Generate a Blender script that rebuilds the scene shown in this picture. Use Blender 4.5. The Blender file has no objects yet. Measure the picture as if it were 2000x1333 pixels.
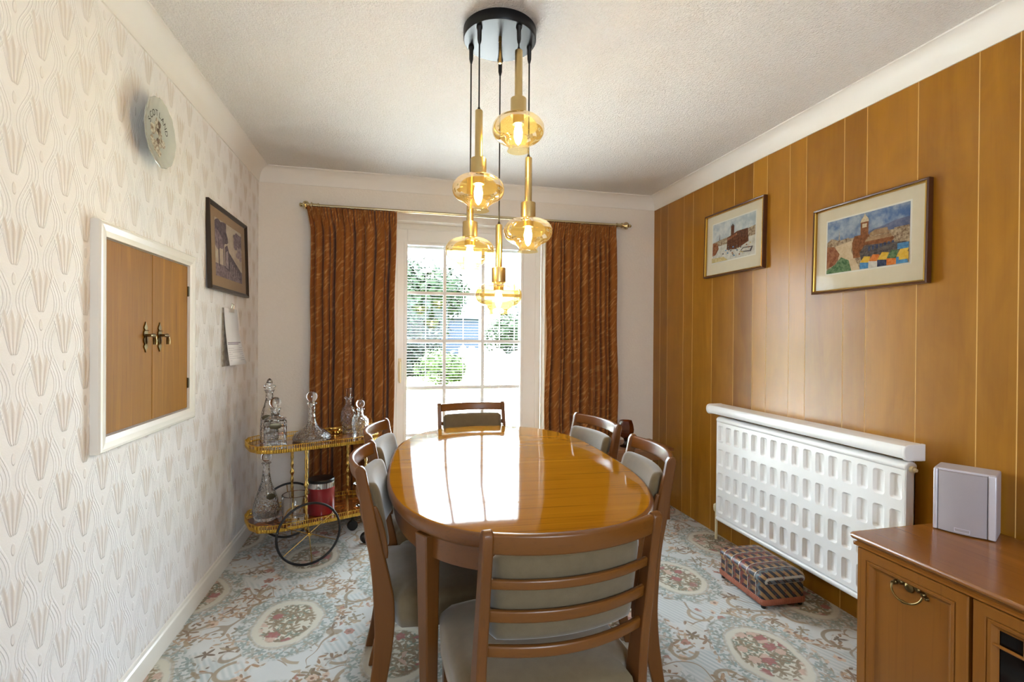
import bpy, bmesh, math, random
from mathutils import Vector, Matrix, noise as mnoise
rnd = random.Random(7)
SC = bpy.context.scene
COL = SC.collection
PI = math.pi

# ---------------------------------------------------------------- camera
H = 1.25
cam_d = bpy.data.cameras.new('camera'); cam = bpy.data.objects.new('camera', cam_d); COL.objects.link(cam)
cam_d.sensor_width = 36.0; cam_d.lens = 17.355; cam_d.clip_start = 0.05; cam_d.clip_end = 200
Rv = Vector((0.972938, -0.230950, 0.007395)); Uv = Vector((-0.006151, 0.006106, 0.999962)); Fv = Vector((0.230986, 0.972947, -0.004520))
cam.matrix_world = Matrix(((Rv.x, Uv.x, -Fv.x, 0), (Rv.y, Uv.y, -Fv.y, 0), (Rv.z, Uv.z, -Fv.z, H), (0, 0, 0, 1)))
SC.camera = cam
# ---------------------------------------------------------------- colour management
SC.view_settings.view_transform = 'Standard'; SC.view_settings.look = 'None'
SC.view_settings.gamma = 1.0; SC.view_settings.use_curve_mapping = False
SC.view_settings.exposure = 1.95
SC.cycles.use_denoising = True
SC.cycles.max_bounces = 10; SC.cycles.diffuse_bounces = 6; SC.cycles.glossy_bounces = 6
SC.cycles.transmission_bounces = 10; SC.cycles.transparent_max_bounces = 24
SC.cycles.caustics_reflective = False; SC.cycles.caustics_refractive = False
SC.cycles.sample_clamp_indirect = 12.0
# ---------------------------------------------------------------- world and sun
SKY_LOW, SKY_HIGH = 5.0, 13.0      # overcast sky: brighter overhead than at the horizon
w = bpy.data.worlds.new('world'); SC.world = w; w.use_nodes = True
bg = w.node_tree.nodes['Background']; bg.inputs[0].default_value = (0.72, 0.86, 1.0, 1); 
_t = w.node_tree; _c = _t.nodes.new('ShaderNodeTexCoord'); _s = _t.nodes.new('ShaderNodeSeparateXYZ'); _t.links.new(_c.outputs['Generated'], _s.inputs[0])
_r = _t.nodes.new('ShaderNodeMapRange'); _r.inputs['From Min'].default_value = 0.05; _r.inputs['From Max'].default_value = 0.9
_r.inputs['To Min'].default_value = SKY_LOW; _r.inputs['To Max'].default_value = SKY_HIGH
_t.links.new(_s.outputs[2], _r.inputs[0]); _t.links.new(_r.outputs[0], bg.inputs[1])
def light(name, kind, loc, energy, color=(1, 1, 1), rot=None, **kw):
    d = bpy.data.lights.new(name, kind); d.energy = energy; d.color = color
    for k, v in kw.items(): setattr(d, k, v)
    o = bpy.data.objects.new(name, d); o.location = loc
    if rot is not None: o.rotation_euler = rot
    COL.objects.link(o); return o
sun = light('sun', 'SUN', (3, 2, 9), 14.0, (1.0, 0.99, 0.97), angle=0.01)
sun.rotation_euler = Vector((0.18, -0.36, -0.9)).to_track_quat('-Z', 'Y').to_euler()
p = light('door_portal', 'AREA', (0.55, 3.86, 1.08), 1.0, rot=(-PI/2, 0, 0), shape='RECTANGLE', size=1.06, size_y=2.02)
p.data.cycles.is_portal = True

p = light('rear_portal', 'AREA', (0.55, -1.75, 1.55), 1.0, rot=(PI/2, 0, 0), shape='RECTANGLE', size=0.9, size_y=0.9)  # samples the sky through the added rear fill opening
p.data.cycles.is_portal = True

# ================================================================ node helpers
def srgb(r, g, b):
    f = lambda c: (c/255/12.92) if c/255 <= 0.04045 else ((c/255+0.055)/1.055)**2.4
    return (f(r), f(g), f(b), 1.0)
class E:
    def __init__(s, nt, k): s.nt, s.k = nt, k
    def m(s, op, *a, clamp=False):
        n = s.nt.nodes.new('ShaderNodeMath'); n.operation = op; n.use_clamp = clamp
        s.nt.links.new(s.k, n.inputs[0])
        for i, x in enumerate(a): put(s.nt, n.inputs[i+1], x)
        return E(s.nt, n.outputs[0])
    def __add__(s, o): return s.m('ADD', o)
    __radd__ = __add__
    def __sub__(s, o): return s.m('SUBTRACT', o)
    def __rsub__(s, o): return s.m('MULTIPLY', -1.0).m('ADD', o)
    def __mul__(s, o): return s.m('MULTIPLY', o)
    __rmul__ = __mul__
    def __truediv__(s, o): return s.m('DIVIDE', o)
    def __pow__(s, o): return s.m('POWER', o)
    def abs(s): return s.m('ABSOLUTE')
    def fract(s): return s.m('FRACT')
    def floor(s): return s.m('FLOOR')
    def sin(s): return s.m('SINE')
    def cos(s): return s.m('COSINE')
    def sqrt(s): return s.m('SQRT')
    def min(s, o): return s.m('MINIMUM', o)
    def max(s, o): return s.m('MAXIMUM', o)
    def gt(s, o): return s.m('GREATER_THAN', o)
    def lt(s, o): return s.m('LESS_THAN', o)
    def step(s, lo, hi, a=0.0, b=1.0):
        n = s.nt.nodes.new('ShaderNodeMapRange'); n.interpolation_type = 'SMOOTHSTEP'
        s.nt.links.new(s.k, n.inputs[0])
        for i, v in enumerate((lo, hi, a, b)): put(s.nt, n.inputs[i+1], v)
        return E(s.nt, n.outputs[0])
    def band(s, c, wd): return (s - c).abs().step(wd*0.5, wd, 1.0, 0.0)
def put(nt, inp, v):
    if isinstance(v, E): nt.links.new(v.k, inp)
    else:
        try: inp.default_value = v
        except Exception: inp.default_value = tuple(v)[:3]
def mixc(t, a, b):
    nt = (t if isinstance(t, E) else a).nt
    n = nt.nodes.new('ShaderNodeMix'); n.data_type = 'RGBA'
    put(nt, n.inputs[0], t); put(nt, n.inputs[6], a); put(nt, n.inputs[7], b)
    return E(nt, n.outputs[2])
def comb(nt, x, y, z):
    n = nt.nodes.new('ShaderNodeCombineXYZ')
    for i, v in enumerate((x, y, z)): put(nt, n.inputs[i], v)
    return E(nt, n.outputs[0])
def noise(v, scale=5.0, detail=3.0, rough=0.5, dist=0.0, col=False):
    n = v.nt.nodes.new('ShaderNodeTexNoise'); v.nt.links.new(v.k, n.inputs['Vector'])
    n.inputs['Scale'].default_value = scale; n.inputs['Detail'].default_value = detail
    n.inputs['Roughness'].default_value = rough; n.inputs['Distortion'].default_value = dist
    return E(v.nt, n.outputs['Color' if col else 'Fac'])
def voro(v, scale, feature='F1', rand=1.0):
    n = v.nt.nodes.new('ShaderNodeTexVoronoi'); n.feature = feature; v.nt.links.new(v.k, n.inputs['Vector'])
    n.inputs['Scale'].default_value = scale; n.inputs['Randomness'].default_value = rand
    return E(v.nt, n.outputs['Distance']), (E(v.nt, n.outputs['Color']) if feature == 'F1' else None)
def sprig(x, y, z, scale, petals, length, width, power=1.0):
    # scattered rosettes of pointed leaves: mask, random colour of the rosette, distance from its centre
    nt = x.nt; v = comb(nt, x, y, z)
    n = nt.nodes.new('ShaderNodeTexVoronoi'); nt.links.new(v.k, n.inputs['Vector']); n.inputs['Scale'].default_value = scale; n.inputs['Randomness'].default_value = 0.75
    px_, py_, _ = sep(E(nt, n.outputs['Position'])); cr, cg, cb = sep(E(nt, n.outputs['Color']))
    dx, dy = x-px_, y-py_
    r = (dx*dx+dy*dy).sqrt(); th = dy.m('ARCTAN2', dx)+cr*6.283
    k = 2*PI/petals
    a = ((th/k).fract()-0.5)*k
    u, w_ = r*a.cos(), (r*a.sin()).abs()
    L_ = cb*0.4+0.7
    tt = u/(L_*length)
    prof = (tt*(1.0-tt)).max(0.0).sqrt()*2.0*width
    mask = (w_-prof).step(-0.0012, 0.0012, 1, 0)*tt.lt(1.0)
    return mask, (cr, cg, cb), r
def sep(v):
    n = v.nt.nodes.new('ShaderNodeSeparateXYZ'); v.nt.links.new(v.k, n.inputs[0])
    return [E(v.nt, n.outputs[i]) for i in range(3)]
def mat(name, fn=None, base=(200, 200, 200), rough=0.5, metal=0.0, **kw):
    m = bpy.data.materials.new(name); m.use_nodes = True; nt = m.node_tree
    b = nt.nodes['Principled BSDF']
    tc = nt.nodes.new('ShaderNodeTexCoord'); P = E(nt, tc.outputs['Object'])
    d = dict(base=srgb(*base), rough=rough, metal=metal); d.update(kw)
    if fn: d.update(fn(nt, P))
    names = {'base': 'Base Color', 'rough': 'Roughness', 'metal': 'Metallic', 'coat': 'Coat Weight', 'coat_rough': 'Coat Roughness',
             'sheen': 'Sheen Weight', 'sheen_rough': 'Sheen Roughness', 'spec': 'Specular IOR Level', 'trans': 'Transmission Weight', 'ior': 'IOR', 'aniso': 'Anisotropic', 'coat_ior': 'Coat IOR',
             'emit': 'Emission Color', 'emit_s': 'Emission Strength', 'sss': 'Subsurface Weight', 'alpha': 'Alpha'}
    for k, v in d.items():
        if k in names: put(nt, b.inputs[names[k]], v)
    if 'bump' in d:
        hgt, st, di = d['bump']
        n = nt.nodes.new('ShaderNodeBump'); n.inputs['Strength'].default_value = st; n.inputs['Distance'].default_value = di
        nt.links.new(hgt.k, n.inputs['Height']); nt.links.new(n.outputs[0], b.inputs['Normal'])
    return m
def wood(name, dark, light, axis=2, scale=9.0, rough=0.4, coat=0.0, coat_rough=0.1, contrast=0.55, bump=0.03, spec=0.5, coat_ior=1.5, pores=0.25):
    def fn(nt, P):
        x, y, z = sep(P)
        q = [x, y, z]; q[axis] = q[axis]*0.07
        v = comb(nt, *q)
        n1 = noise(v, scale, 4, 0.55, 1.2); r = (n1*9.0).sin()*0.5+0.5
        q2 = [x, y, z]; q2[axis] = q2[axis]*0.02
        n2 = noise(comb(nt, *q2), scale*14, 3, 0.6)
        big = noise(v, scale*0.35, 2, 0.5)
        t = (r*contrast*0.45 + n1*contrast + big*0.3 - 0.15).m('ADD', 0.0, clamp=True)
        c = mixc(t, srgb(*dark), srgb(*light))
        por = n2.step(0.55, 0.75, 0, 1)
        c = mixc(por*pores, c, srgb(*[int(k*0.55) for k in dark]))
        return dict(base=c, rough=rough, bump=(n2, bump*3, 0.002))
    return mat(name, fn, coat=coat, coat_rough=coat_rough, spec=spec, coat_ior=coat_ior)
def thin_glass(name, tint, rough=0.0, refl=1.0, glow=None):
    m = bpy.data.materials.new(name); m.use_nodes = True; nt = m.node_tree; nt.nodes.clear()
    o = nt.nodes.new('ShaderNodeOutputMaterial'); t = nt.nodes.new('ShaderNodeBsdfTransparent'); g = nt.nodes.new('ShaderNodeBsdfGlossy')
    mx = nt.nodes.new('ShaderNodeMixShader'); lw = nt.nodes.new('ShaderNodeLayerWeight'); lw.inputs[0].default_value = 0.28
    k = E(nt, lw.outputs['Fresnel'])*refl
    t.inputs[0].default_value = tint; g.inputs['Roughness'].default_value = rough
    nt.links.new(k.k, mx.inputs[0]); nt.links.new(t.outputs[0], mx.inputs[1]); nt.links.new(g.outputs[0], mx.inputs[2]); nt.links.new(mx.outputs[0], o.inputs[0])
    if glow:
        tl = nt.nodes.new('ShaderNodeBsdfTranslucent'); tl.inputs[0].default_value = glow[0]; m2 = nt.nodes.new('ShaderNodeMixShader'); m2.inputs[0].default_value = glow[1]
        nt.links.new(mx.outputs[0], m2.inputs[1]); nt.links.new(tl.outputs[0], m2.inputs[2]); nt.links.new(m2.outputs[0], o.inputs[0])
    return m

# ================================================================ mesh helpers
class MB:
    def __init__(s): s.v = []; s.f = []; s.mi = []; s.T = Matrix()
    def add(s, vs, fs, mi=0):
        o = len(s.v); s.v += [tuple(s.T @ Vector(p)) for p in vs]
        s.f += [tuple(i+o for i in f) for f in fs]; s.mi += [mi]*len(fs); return s
    def box(s, a, b, mi=0):
        (x0, y0, z0), (x1, y1, z1) = a, b
        vs = [(x0, y0, z0), (x1, y0, z0), (x1, y1, z0), (x0, y1, z0), (x0, y0, z1), (x1, y0, z1), (x1, y1, z1), (x0, y1, z1)]
        return s.add(vs, [(0, 3, 2, 1), (4, 5, 6, 7), (0, 1, 5, 4), (1, 2, 6, 5), (2, 3, 7, 6), (3, 0, 4, 7)], mi)
    def rings(s, rings, cap0=True, cap1=True, closed=True, mi=0):
        n = len(rings[0]); vs = [p for r in rings for p in r]; fs = []
        for i in range(len(rings)-1):
            for j in range(n if closed else n-1):
                k = (j+1) % n
                fs.append((i*n+j, i*n+k, (i+1)*n+k, (i+1)*n+j))
        if cap0: fs.append(tuple(reversed(range(n))))
        if cap1: fs.append(tuple((len(rings)-1)*n+j for j in range(n)))
        return s.add(vs, fs, mi)
    def lathe(s, prof, seg=32, c=(0, 0, 0), mi=0, cap=True, fn=None):
        R = []
        for (r, z) in prof:
            ring = []
            for k in range(seg):
                a = 2*PI*k/seg; rr = fn(r, a, z) if fn else r
                ring.append((c[0]+rr*math.cos(a), c[1]+rr*math.sin(a), c[2]+z))
            R.append(ring)
        return s.rings(R, cap, cap, mi=mi)
    def tube(s, pts, r, seg=10, mi=0, closed=False):
        pts = [Vector(p) for p in pts]; n = len(pts); R = []; prev = None
        for i, p in enumerate(pts):
            if closed: t = pts[(i+1) % n]-pts[i-1]
            else: t = pts[min(i+1, n-1)]-pts[max(i-1, 0)]
            t.normalize()
            if prev is None: u = t.orthogonal().normalized()
            else: u = (prev-t*prev.dot(t)).normalized()
            prev = u; wv = t.cross(u); rr = r(i/(n-1)) if callable(r) else r
            R.append([tuple(p+(u*math.cos(2*PI*k/seg)+wv*math.sin(2*PI*k/seg))*rr) for k in range(seg)])
        if closed: R.append(R[0]); return s.rings(R, False, False, mi=mi)
        return s.rings(R, mi=mi)
    def sweep(s, path, sect, mi=0):
        # sect(i) -> list of (a, b) : a along side vector, b along z ; path in xy plane with z
        pts = [Vector(p) for p in path]; n = len(pts); R = []
        for i, p in enumerate(pts):
            t = pts[min(i+1, n-1)]-pts[max(i-1, 0)]; t.z = 0; t.normalize(); sd = Vector((-t.y, t.x, 0))
            R.append([tuple(p+sd*a+Vector((0, 0, b))) for a, b in sect(i)])
        return s.rings(R, mi=mi)
    def prism(s, poly, y0, y1, mi=0):      # poly in (x, z), extruded along y
        return s.rings([[(x, y0, z) for x, z in poly], [(x, y1, z) for x, z in poly]], mi=mi)
    def prism_x(s, poly, x0, x1, mi=0):    # poly in (y, z), extruded along x
        return s.rings([[(x0, y, z) for y, z in poly], [(x1, y, z) for y, z in poly]], mi=mi)
    def prism_z(s, poly, z0, z1, mi=0):
        return s.rings([[(x, y, z0) for x, y in poly], [(x, y, z1) for x, y in poly]], mi=mi)
    def build(s, name, mats, parent=None, smooth=True, bevel=0, seg=2, angle=35, sub=0, loc=None):
        me = bpy.data.meshes.new(name); me.from_pydata(s.v, [], s.f)
        if not isinstance(mats, (list, tuple)): mats = [mats]
        for m in mats: me.materials.append(m)
        if len(mats) > 1: me.polygons.foreach_set('material_index', s.mi)
        bm = bmesh.new(); bm.from_mesh(me); bmesh.ops.remove_doubles(bm, verts=bm.verts, dist=1e-6)
        bmesh.ops.recalc_face_normals(bm, faces=bm.faces); bm.to_mesh(me); bm.free()
        if smooth:
            me.polygons.foreach_set('use_smooth', [True]*len(me.polygons)); me.set_sharp_from_angle(angle=math.radians(angle))
        me.update()
        o = bpy.data.objects.new(name, me); COL.objects.link(o)
        if parent: o.parent = parent
        if loc: o.location = loc
        if bevel:
            b = o.modifiers.new('bevel', 'BEVEL'); b.width = bevel; b.segments = seg; b.limit_method = 'ANGLE'; b.angle_limit = math.radians(40)
            b.harden_normals = False
        if sub:
            b = o.modifiers.new('sub', 'SUBSURF'); b.levels = sub; b.render_levels = sub
        return o
def tag(o, label=None, cat=None, group=None, kind=None):
    if label: o['label'] = label
    if cat: o['category'] = cat
    if group: o['group'] = group
    if kind: o['kind'] = kind
    return o
def thing(name, label, cat, loc=(0, 0, 0), rz=0.0, group=None):
    o = bpy.data.objects.new(name, None); COL.objects.link(o); o.location = loc; o.rotation_euler = (0, 0, rz); o.empty_display_size = 0.05
    return tag(o, label, cat, group)
def struct(o): return tag(o, kind='structure')
def copy_tree(o, parent=None):
    c = o.copy(); COL.objects.link(c)
    if parent: c.parent = parent
    for ch in [x for x in bpy.data.objects if x.parent == o]: copy_tree(ch, c)
    return c
def rrect(x0, z0, x1, z1, r, n=5):
    out = []
    for cx, cz, a0 in ((x1-r, z1-r, 0), (x0+r, z1-r, PI/2), (x0+r, z0+r, PI), (x1-r, z0+r, 3*PI/2)):
        for k in range(n):
            a = a0+PI/2*k/(n-1); out.append((cx+r*math.cos(a), cz+r*math.sin(a)))
    return out
def superell(a, b, n, t):
    c, s_ = math.cos(t), math.sin(t)
    return (a*math.copysign(abs(c)**(2/n), c), b*math.copysign(abs(s_)**(2/n), s_))
def lerp_tab(tab, x):
    if x <= tab[0][0]: return tab[0][1]
    for (a, va), (b, vb) in zip(tab, tab[1:]):
        if x <= b:
            t = (x-a)/(b-a); return va+(vb-va)*t
    return tab[-1][1]
def smooth_tab(tab, x):
    return (lerp_tab(tab, x-0.02)+2*lerp_tab(tab, x)+lerp_tab(tab, x+0.02))/4
def frame_rings(mb, wd, hg, prof, mi=0):
    # rectangular moulding centred on the origin, prof = [(inset, y)]
    R = []
    for i, y in prof:
        a, b = wd/2-i, hg/2-i
        R.append([(-a, y, -b), (a, y, -b), (a, y, b), (-a, y, b)])
    R.append(R[0]); return mb.rings(R, False, False, mi=mi)

# ================================================================ materials
def white_paint(nt, P):
    return dict(bump=(noise(P, 60, 2), 0.02, 0.001))
M = {}
M['white_gloss'] = mat('white_gloss_paint', white_paint, (238, 234, 226), 0.25)
M['coving'] = mat('coving_paint', white_paint, (238, 234, 228), 0.6)
M['upvc'] = mat('white_upvc', None, (240, 240, 238), 0.25)
M['bar_white'] = mat('white_bar', None, (245, 245, 245), 0.4)
def artex(nt, P):
    n = noise(P, 130, 3, 0.6); d, _ = voro(P, 95)
    h = n.step(0.4, 0.7)*0.7+d.step(0.1, 0.5, 1, 0)*0.4
    return dict(base=mixc(n, srgb(230, 226, 220), srgb(244, 241, 237)), bump=(h, 0.7, 0.010))
M['ceiling'] = mat('stippled_ceiling', artex, rough=0.9)
def backwall(nt, P):
    n = noise(P, 70, 4, 0.6, 0.6)
    return dict(base=mixc(n, srgb(232, 224, 214), srgb(240, 233, 224)), bump=(n, 0.35, 0.004))
M['back_wall'] = mat('woodchip_paper', backwall, rough=0.85)
def tulip_paper(nt, P):
    x, y, z = sep(P)
    W_, Hh = 0.1885, 0.2185
    total_c = None; hsum = None
    for (oy, oz) in ((1.437, 1.687), (1.437+W_/2, 1.687+Hh/2)):
        u = ((y-oy)/W_+0.5).fract()-0.5; v = ((z-oz)/Hh+0.5).fract()-0.5
        u = u*W_; v = v*Hh                       # metres from the tulip centre
        t = (v+0.050)/0.104                        # 0 at base, 1 at petal tips
        tt = t.max(0.0).min(1.3)
        # cup outline that flares towards the tips, with zigzag petal tips
        half = 0.005+0.030*tt.sqrt()+0.012*(tt**2.5)
        zig = ((u*260.0).sin()*0.5+0.5)*0.24
        inside = (u.abs()/half).step(0.86, 1.04, 1, 0)*t.step(0.0, 0.05)*(t+zig).step(0.98, 1.14, 1, 0)
        veins = ((u/half)*11.0).cos()*0.5+0.5
        tone = inside*(0.35+0.65*veins)*t.step(-0.1, 0.7, 0.6, 1.0)
        # little bud below and the ogee vine made of two parallel ribs
        bud = ((u*u*3.2+(v+0.082)*(v+0.082)*0.7).sqrt()).step(0.010, 0.014, 1, 0)
        s_ = (v*(2*PI/Hh)+0.7).cos()
        c0 = 0.036+0.022*s_
        ribs = (u.abs()-c0-0.005).band(0.0, 0.0042)+(u.abs()-c0+0.005).band(0.0, 0.0042)
        rung = ((v*560.0).sin()*0.5+0.5)*(u.abs()-c0).abs().step(0.004, 0.006, 1, 0)*0.12
        vine = (ribs+rung).min(1.0)*(1.0-inside)
        outline = (u.abs()/half).band(1.0, 0.12)*t.step(0.0, 0.05)*t.step(0.9, 1.0, 1, 0)
        hh = inside*(0.3+0.5*veins)+bud*0.6+vine*0.75+outline*0.8
        tc = tone+bud*0.4
        total_c = tc if total_c is None else total_c.max(tc)
        hsum = hh if hsum is None else hsum.max(hh)
    fade = noise(comb(nt, 0, y*0.8, z*1.1), 1.7, 2).step(0.35, 0.65, 0.55, 1.0)
    g = noise(P, 220, 2)
    c = mixc(hsum*0.55, srgb(243, 239, 237), srgb(249, 246, 245))
    c = mixc(total_c*fade*0.5, c, srgb(188, 164, 138))
    return dict(base=c, bump=(hsum+g*0.06, 0.7, 0.006))
M['tulip'] = mat('embossed_tulip_paper', tulip_paper, rough=0.7)
def carpet(nt, P):
    x, y, z = sep(P)
    d = None; lx = ly = None
    wob = noise(P, 7, 2, col=True); wx, wy, wz = sep(wob)
    xs, ys = x+(wx-0.5)*0.05, y+(wy-0.5)*0.05
    outs = []
    for ox, oy in ((-0.45, 2.33), (-0.45+0.475, 2.33+0.33)):
        u = (((xs-ox)/0.95+0.5).fract()-0.5)*0.95; v = (((ys-oy)/0.66+0.5).fract()-0.5)*0.66
        e = ((u/0.14)*(u/0.14)+(v/0.185)*(v/0.185)).sqrt()
        d = e if d is None else d.min(e)
    pile = noise(P, 900, 2)
    blotch = noise(P, 5, 3)
    base = mixc(blotch, srgb(202, 203, 201), srgb(226, 225, 221))
    hatch = ((x*260+y*120).sin()*0.5+0.5)
    teal_zone = noise(P, 3.3, 2, 0.4).step(0.53, 0.58)*d.gt(1.5)
    base = mixc(teal_zone*hatch*0.30, base, srgb(120, 150, 152))
    cream = d.step(0.94, 1.0, 1, 0)
    base = mixc(cream, base, srgb(214, 208, 190))
    # sprays of pointed leaves and small flowers, gathered in clusters
    def clus(ox, sc_, lo): return noise(comb(nt, x+ox, y, ox), sc_, 2, 0.55).step(lo+0.035, lo+0.065)*d.gt(1.40)
    m1, (r1, g1, b1), q1 = sprig(x, y, 0.0, 13.0, 5, 0.050, 0.0065)
    m2, (r2, g2, b2), q2 = sprig(x+0.31, y, 3.0, 17.0, 4, 0.040, 0.0060)
    m3, (r3, g3, b3), q3 = sprig(x, y+0.17, 7.0, 15.0, 6, 0.030, 0.0095)
    m4, (r4, g4, b4), q4_ = sprig(x+0.07, y+0.4, 11.0, 21.0, 5, 0.034, 0.0055)
    browns = mixc(g1, srgb(98, 72, 44), srgb(168, 122, 76))
    br2 = mixc(g2.step(0.4, 0.5), srgb(134, 112, 74), srgb(186, 150, 112))
    fl = mixc(g3.step(0.55, 0.6), srgb(214, 184, 158), srgb(178, 118, 98)); fl = mixc(q3.step(0.005, 0.010, 1, 0), fl, srgb(140, 92, 60))
    c1 = clus(0.0, 5.2, 0.50)
    base = mixc(clus(4.0, 3.2, 0.50)*((x*300+y*140).sin()*0.5+0.5)*0.4, base, srgb(150, 166, 166))
    base = mixc(c1*0.3, base, srgb(212, 198, 178))
    base = mixc(m4*clus(9.0, 4.0, 0.58)*0.5, base, srgb(124, 138, 132))
    base = mixc(m1*c1*0.92, base, browns)
    base = mixc(m2*clus(0.4, 5.2, 0.48)*0.85, base, br2)
    base = mixc(m3*clus(0.2, 5.2, 0.52)*r3.step(0.35, 0.4)*0.95, base, fl)
    ring = d.band(1.22, 0.30)
    tl = mixc(g4, srgb(98, 124, 120), srgb(140, 154, 144))
    base = mixc(ring*0.25, base, srgb(170, 178, 172)); base = mixc(ring*m4*0.7, base, tl); base = mixc(ring*m2*0.6, base, mixc(g2, srgb(112, 124, 112), srgb(186, 156, 126)))
    base = mixc(d.band(1.02, 0.05)*0.5, base, srgb(184, 164, 134))
    # bouquet in the medallion
    inn = d.step(0.74, 0.84, 1, 0)
    base = mixc(inn*m4*noise(P, 8, 1).step(0.42, 0.46)*0.9, base, srgb(110, 122, 100))
    base = mixc(inn*m1*0.9, base, mixc(b1, srgb(120, 92, 62), srgb(150, 126, 88)))
    base = mixc(inn*m2*0.8, base, srgb(134, 112, 78)); base = mixc(inn*m3*r3.step(0.45, 0.5)*0.9, base, mixc(g3.step(0.35, 0.4), srgb(164, 84, 80), srgb(208, 172, 152)))
    # scroll lines
    sc = noise(comb(nt, x, y, 5.0), 4.6, 1, 0.3, 0.6)
    scr = ((sc-0.5).abs()).step(0.006, 0.014, 1, 0)*d.gt(1.45)*noise(P, 3.7, 1).step(0.36, 0.44)
    base = mixc(scr*0.8, base, srgb(150, 124, 90))
    # C-shaped scrolls set out between the medallions
    n = nt.nodes.new('ShaderNodeTexVoronoi'); nt.links.new(comb(nt, x, y, 2.0).k, n.inputs['Vector']); n.inputs['Scale'].default_value = 4.6; n.inputs['Randomness'].default_value = 0.8
    sx_, sy_, _ = sep(E(nt, n.outputs['Position'])); kr, kg, kb = sep(E(nt, n.outputs['Color']))
    ax_, ay_ = x-sx_, y-sy_; rr_ = (ax_*ax_+ay_*ay_).sqrt(); an_ = ay_.m('ARCTAN2', ax_)
    arc_ = ((an_+kr*6.283).cos()).step(-0.1, 0.0)*(rr_-(0.052+kg*0.025)+(an_*2.0+kr*9.0).sin()*0.007).band(0.0, 0.011)*d.gt(1.42)
    base = mixc(arc_*0.85, base, mixc(kb, srgb(136, 112, 76), srgb(178, 152, 116)))
    base = mixc(pile*0.3, base, srgb(150, 148, 142))
    return dict(base=base, bump=(pile, 0.5, 0.004), sheen=0.2)
M['carpet'] = mat('floral_carpet', carpet, rough=0.95, spec=0.1)
def plank(nt, P):
    x, y, z = sep(P)
    at = nt.nodes.new('ShaderNodeAttribute'); at.attribute_name = 'tone'; tone = E(nt, at.outputs['Fac'])
    v = comb(nt, 0, y+tone*7.0, z*0.10+tone*3.0)
    n1 = noise(v, 9, 4, 0.55, 0.9); fig = noise(comb(nt, tone*5.0, y, z*0.35), 6, 3, 0.6, 1.5)
    n2 = noise(comb(nt, 0, y, z*0.02), 160, 3, 0.6)
    t = (n1*0.55+fig*0.55+tone*0.6-0.35).m('ADD', 0.0, clamp=True)
    c = mixc(t, srgb(122, 74, 5), srgb(184, 128, 34))
    c = mixc(n2.step(0.5, 0.8)*0.2, c, srgb(120, 72, 22))
    return dict(base=c, rough=0.30, bump=(n2, 0.04, 0.001))
M['plank'] = mat('veneer_panelling', plank, spec=0.45)
M['groove'] = mat('panel_groove', None, (220, 180, 108), 0.4)
M['teak_v'] = wood('teak_upright', (88, 50, 14), (132, 82, 32), 2, 11, 0.33)
M['teak_h'] = wood('teak_rail', (94, 54, 14), (142, 90, 34), 0, 11, 0.33)
M['teak_top'] = wood('teak_table_top', (132, 82, 6), (196, 136, 32), 0, 7, 0.06, contrast=0.75, bump=0.003, pores=0.6, spec=0.22)
M['teak_rim'] = wood('teak_table_rim', (98, 56, 18), (146, 92, 38), 0, 9, 0.32, coat=0.2)
M['hatch_door'] = wood('hatch_veneer', (122, 76, 8), (186, 130, 36), 2, 16, 0.5, contrast=0.8, pores=0.5, spec=0.12)
M['cab_top'] = wood('cabinet_top_wood', (122, 72, 22), (170, 110, 44), 1, 9, 0.25, coat=0.2)
M['cab_v'] = wood('cabinet_upright_wood', (120, 70, 16), (178, 118, 42), 2, 8, 0.35)
M['cab_h'] = wood('cabinet_rail_wood', (108, 62, 16), (158, 100, 38), 1, 9, 0.35)
M['side_wood'] = wood('side_table_wood', (110, 66, 32), (160, 106, 58), 0, 9, 0.4)
def velvet(nt, P):
    n = noise(P, 45, 3); f = noise(P, 600, 2)
    return dict(base=mixc(n*0.6+f*0.4, srgb(92, 80, 58), srgb(120, 105, 80)), bump=(f, 0.15, 0.001))
M['velvet'] = mat('taupe_velvet', velvet, rough=0.9, sheen=0.6, sheen_rough=0.45, spec=0.2)
def curtain(nt, P):
    uvn = nt.nodes.new('ShaderNodeUVMap'); u, v, _ = sep(E(nt, uvn.outputs[0]))
    wv = noise(comb(nt, u*5, v*5, 2), 1, 1)
    ln = noise(comb(nt, (u*0.84+v*0.54)*9+wv*1.0, (v*0.84-u*0.54)*52+wv*3.0, 0), 1, 3, 0.55)
    t = ln.step(0.50, 0.68)
    c = mixc(noise(comb(nt, u*3, v*3, 7), 1, 2), srgb(126, 72, 24), srgb(156, 94, 38))
    c = mixc(t*0.6, c, srgb(200, 146, 88))
    return dict(base=c, bump=(t, 0.1, 0.002))
M['curtain'] = mat('marbled_velvet', curtain, rough=0.75, sheen=0.12, sheen_rough=0.5, spec=0.2)
M['brass'] = mat('polished_brass', None, (210, 172, 96), 0.2, 1.0)
def brushed(nt, P):
    x, y, z = sep(P)
    n = noise(comb(nt, x*1.0, y*1.0, z*60), 8, 2)
    return dict(rough=0.24+n*0.14)
M['brass_brushed'] = mat('brushed_brass', brushed, (206, 182, 128), 0.3, 1.0)
M['old_brass'] = mat('antique_brass', None, (118, 98, 62), 0.32, 1.0)
M['pewter'] = mat('dark_pewter', None, (96, 88, 70), 0.35, 1.0)
M['rod'] = mat('satin_brass_rod', None, (206, 192, 156), 0.22, 1.0)
M['chrome'] = mat('polished_steel', None, (225, 225, 225), 0.12, 1.0)
M['black_gloss'] = mat('black_gloss_metal', None, (14, 14, 16), 0.38, 0.0, spec=0.3)
M['black_rub'] = mat('black_rubber', None, (20, 18, 18), 0.45)
M['black_plastic'] = mat('black_plastic', None, (16, 16, 17), 0.35)
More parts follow.
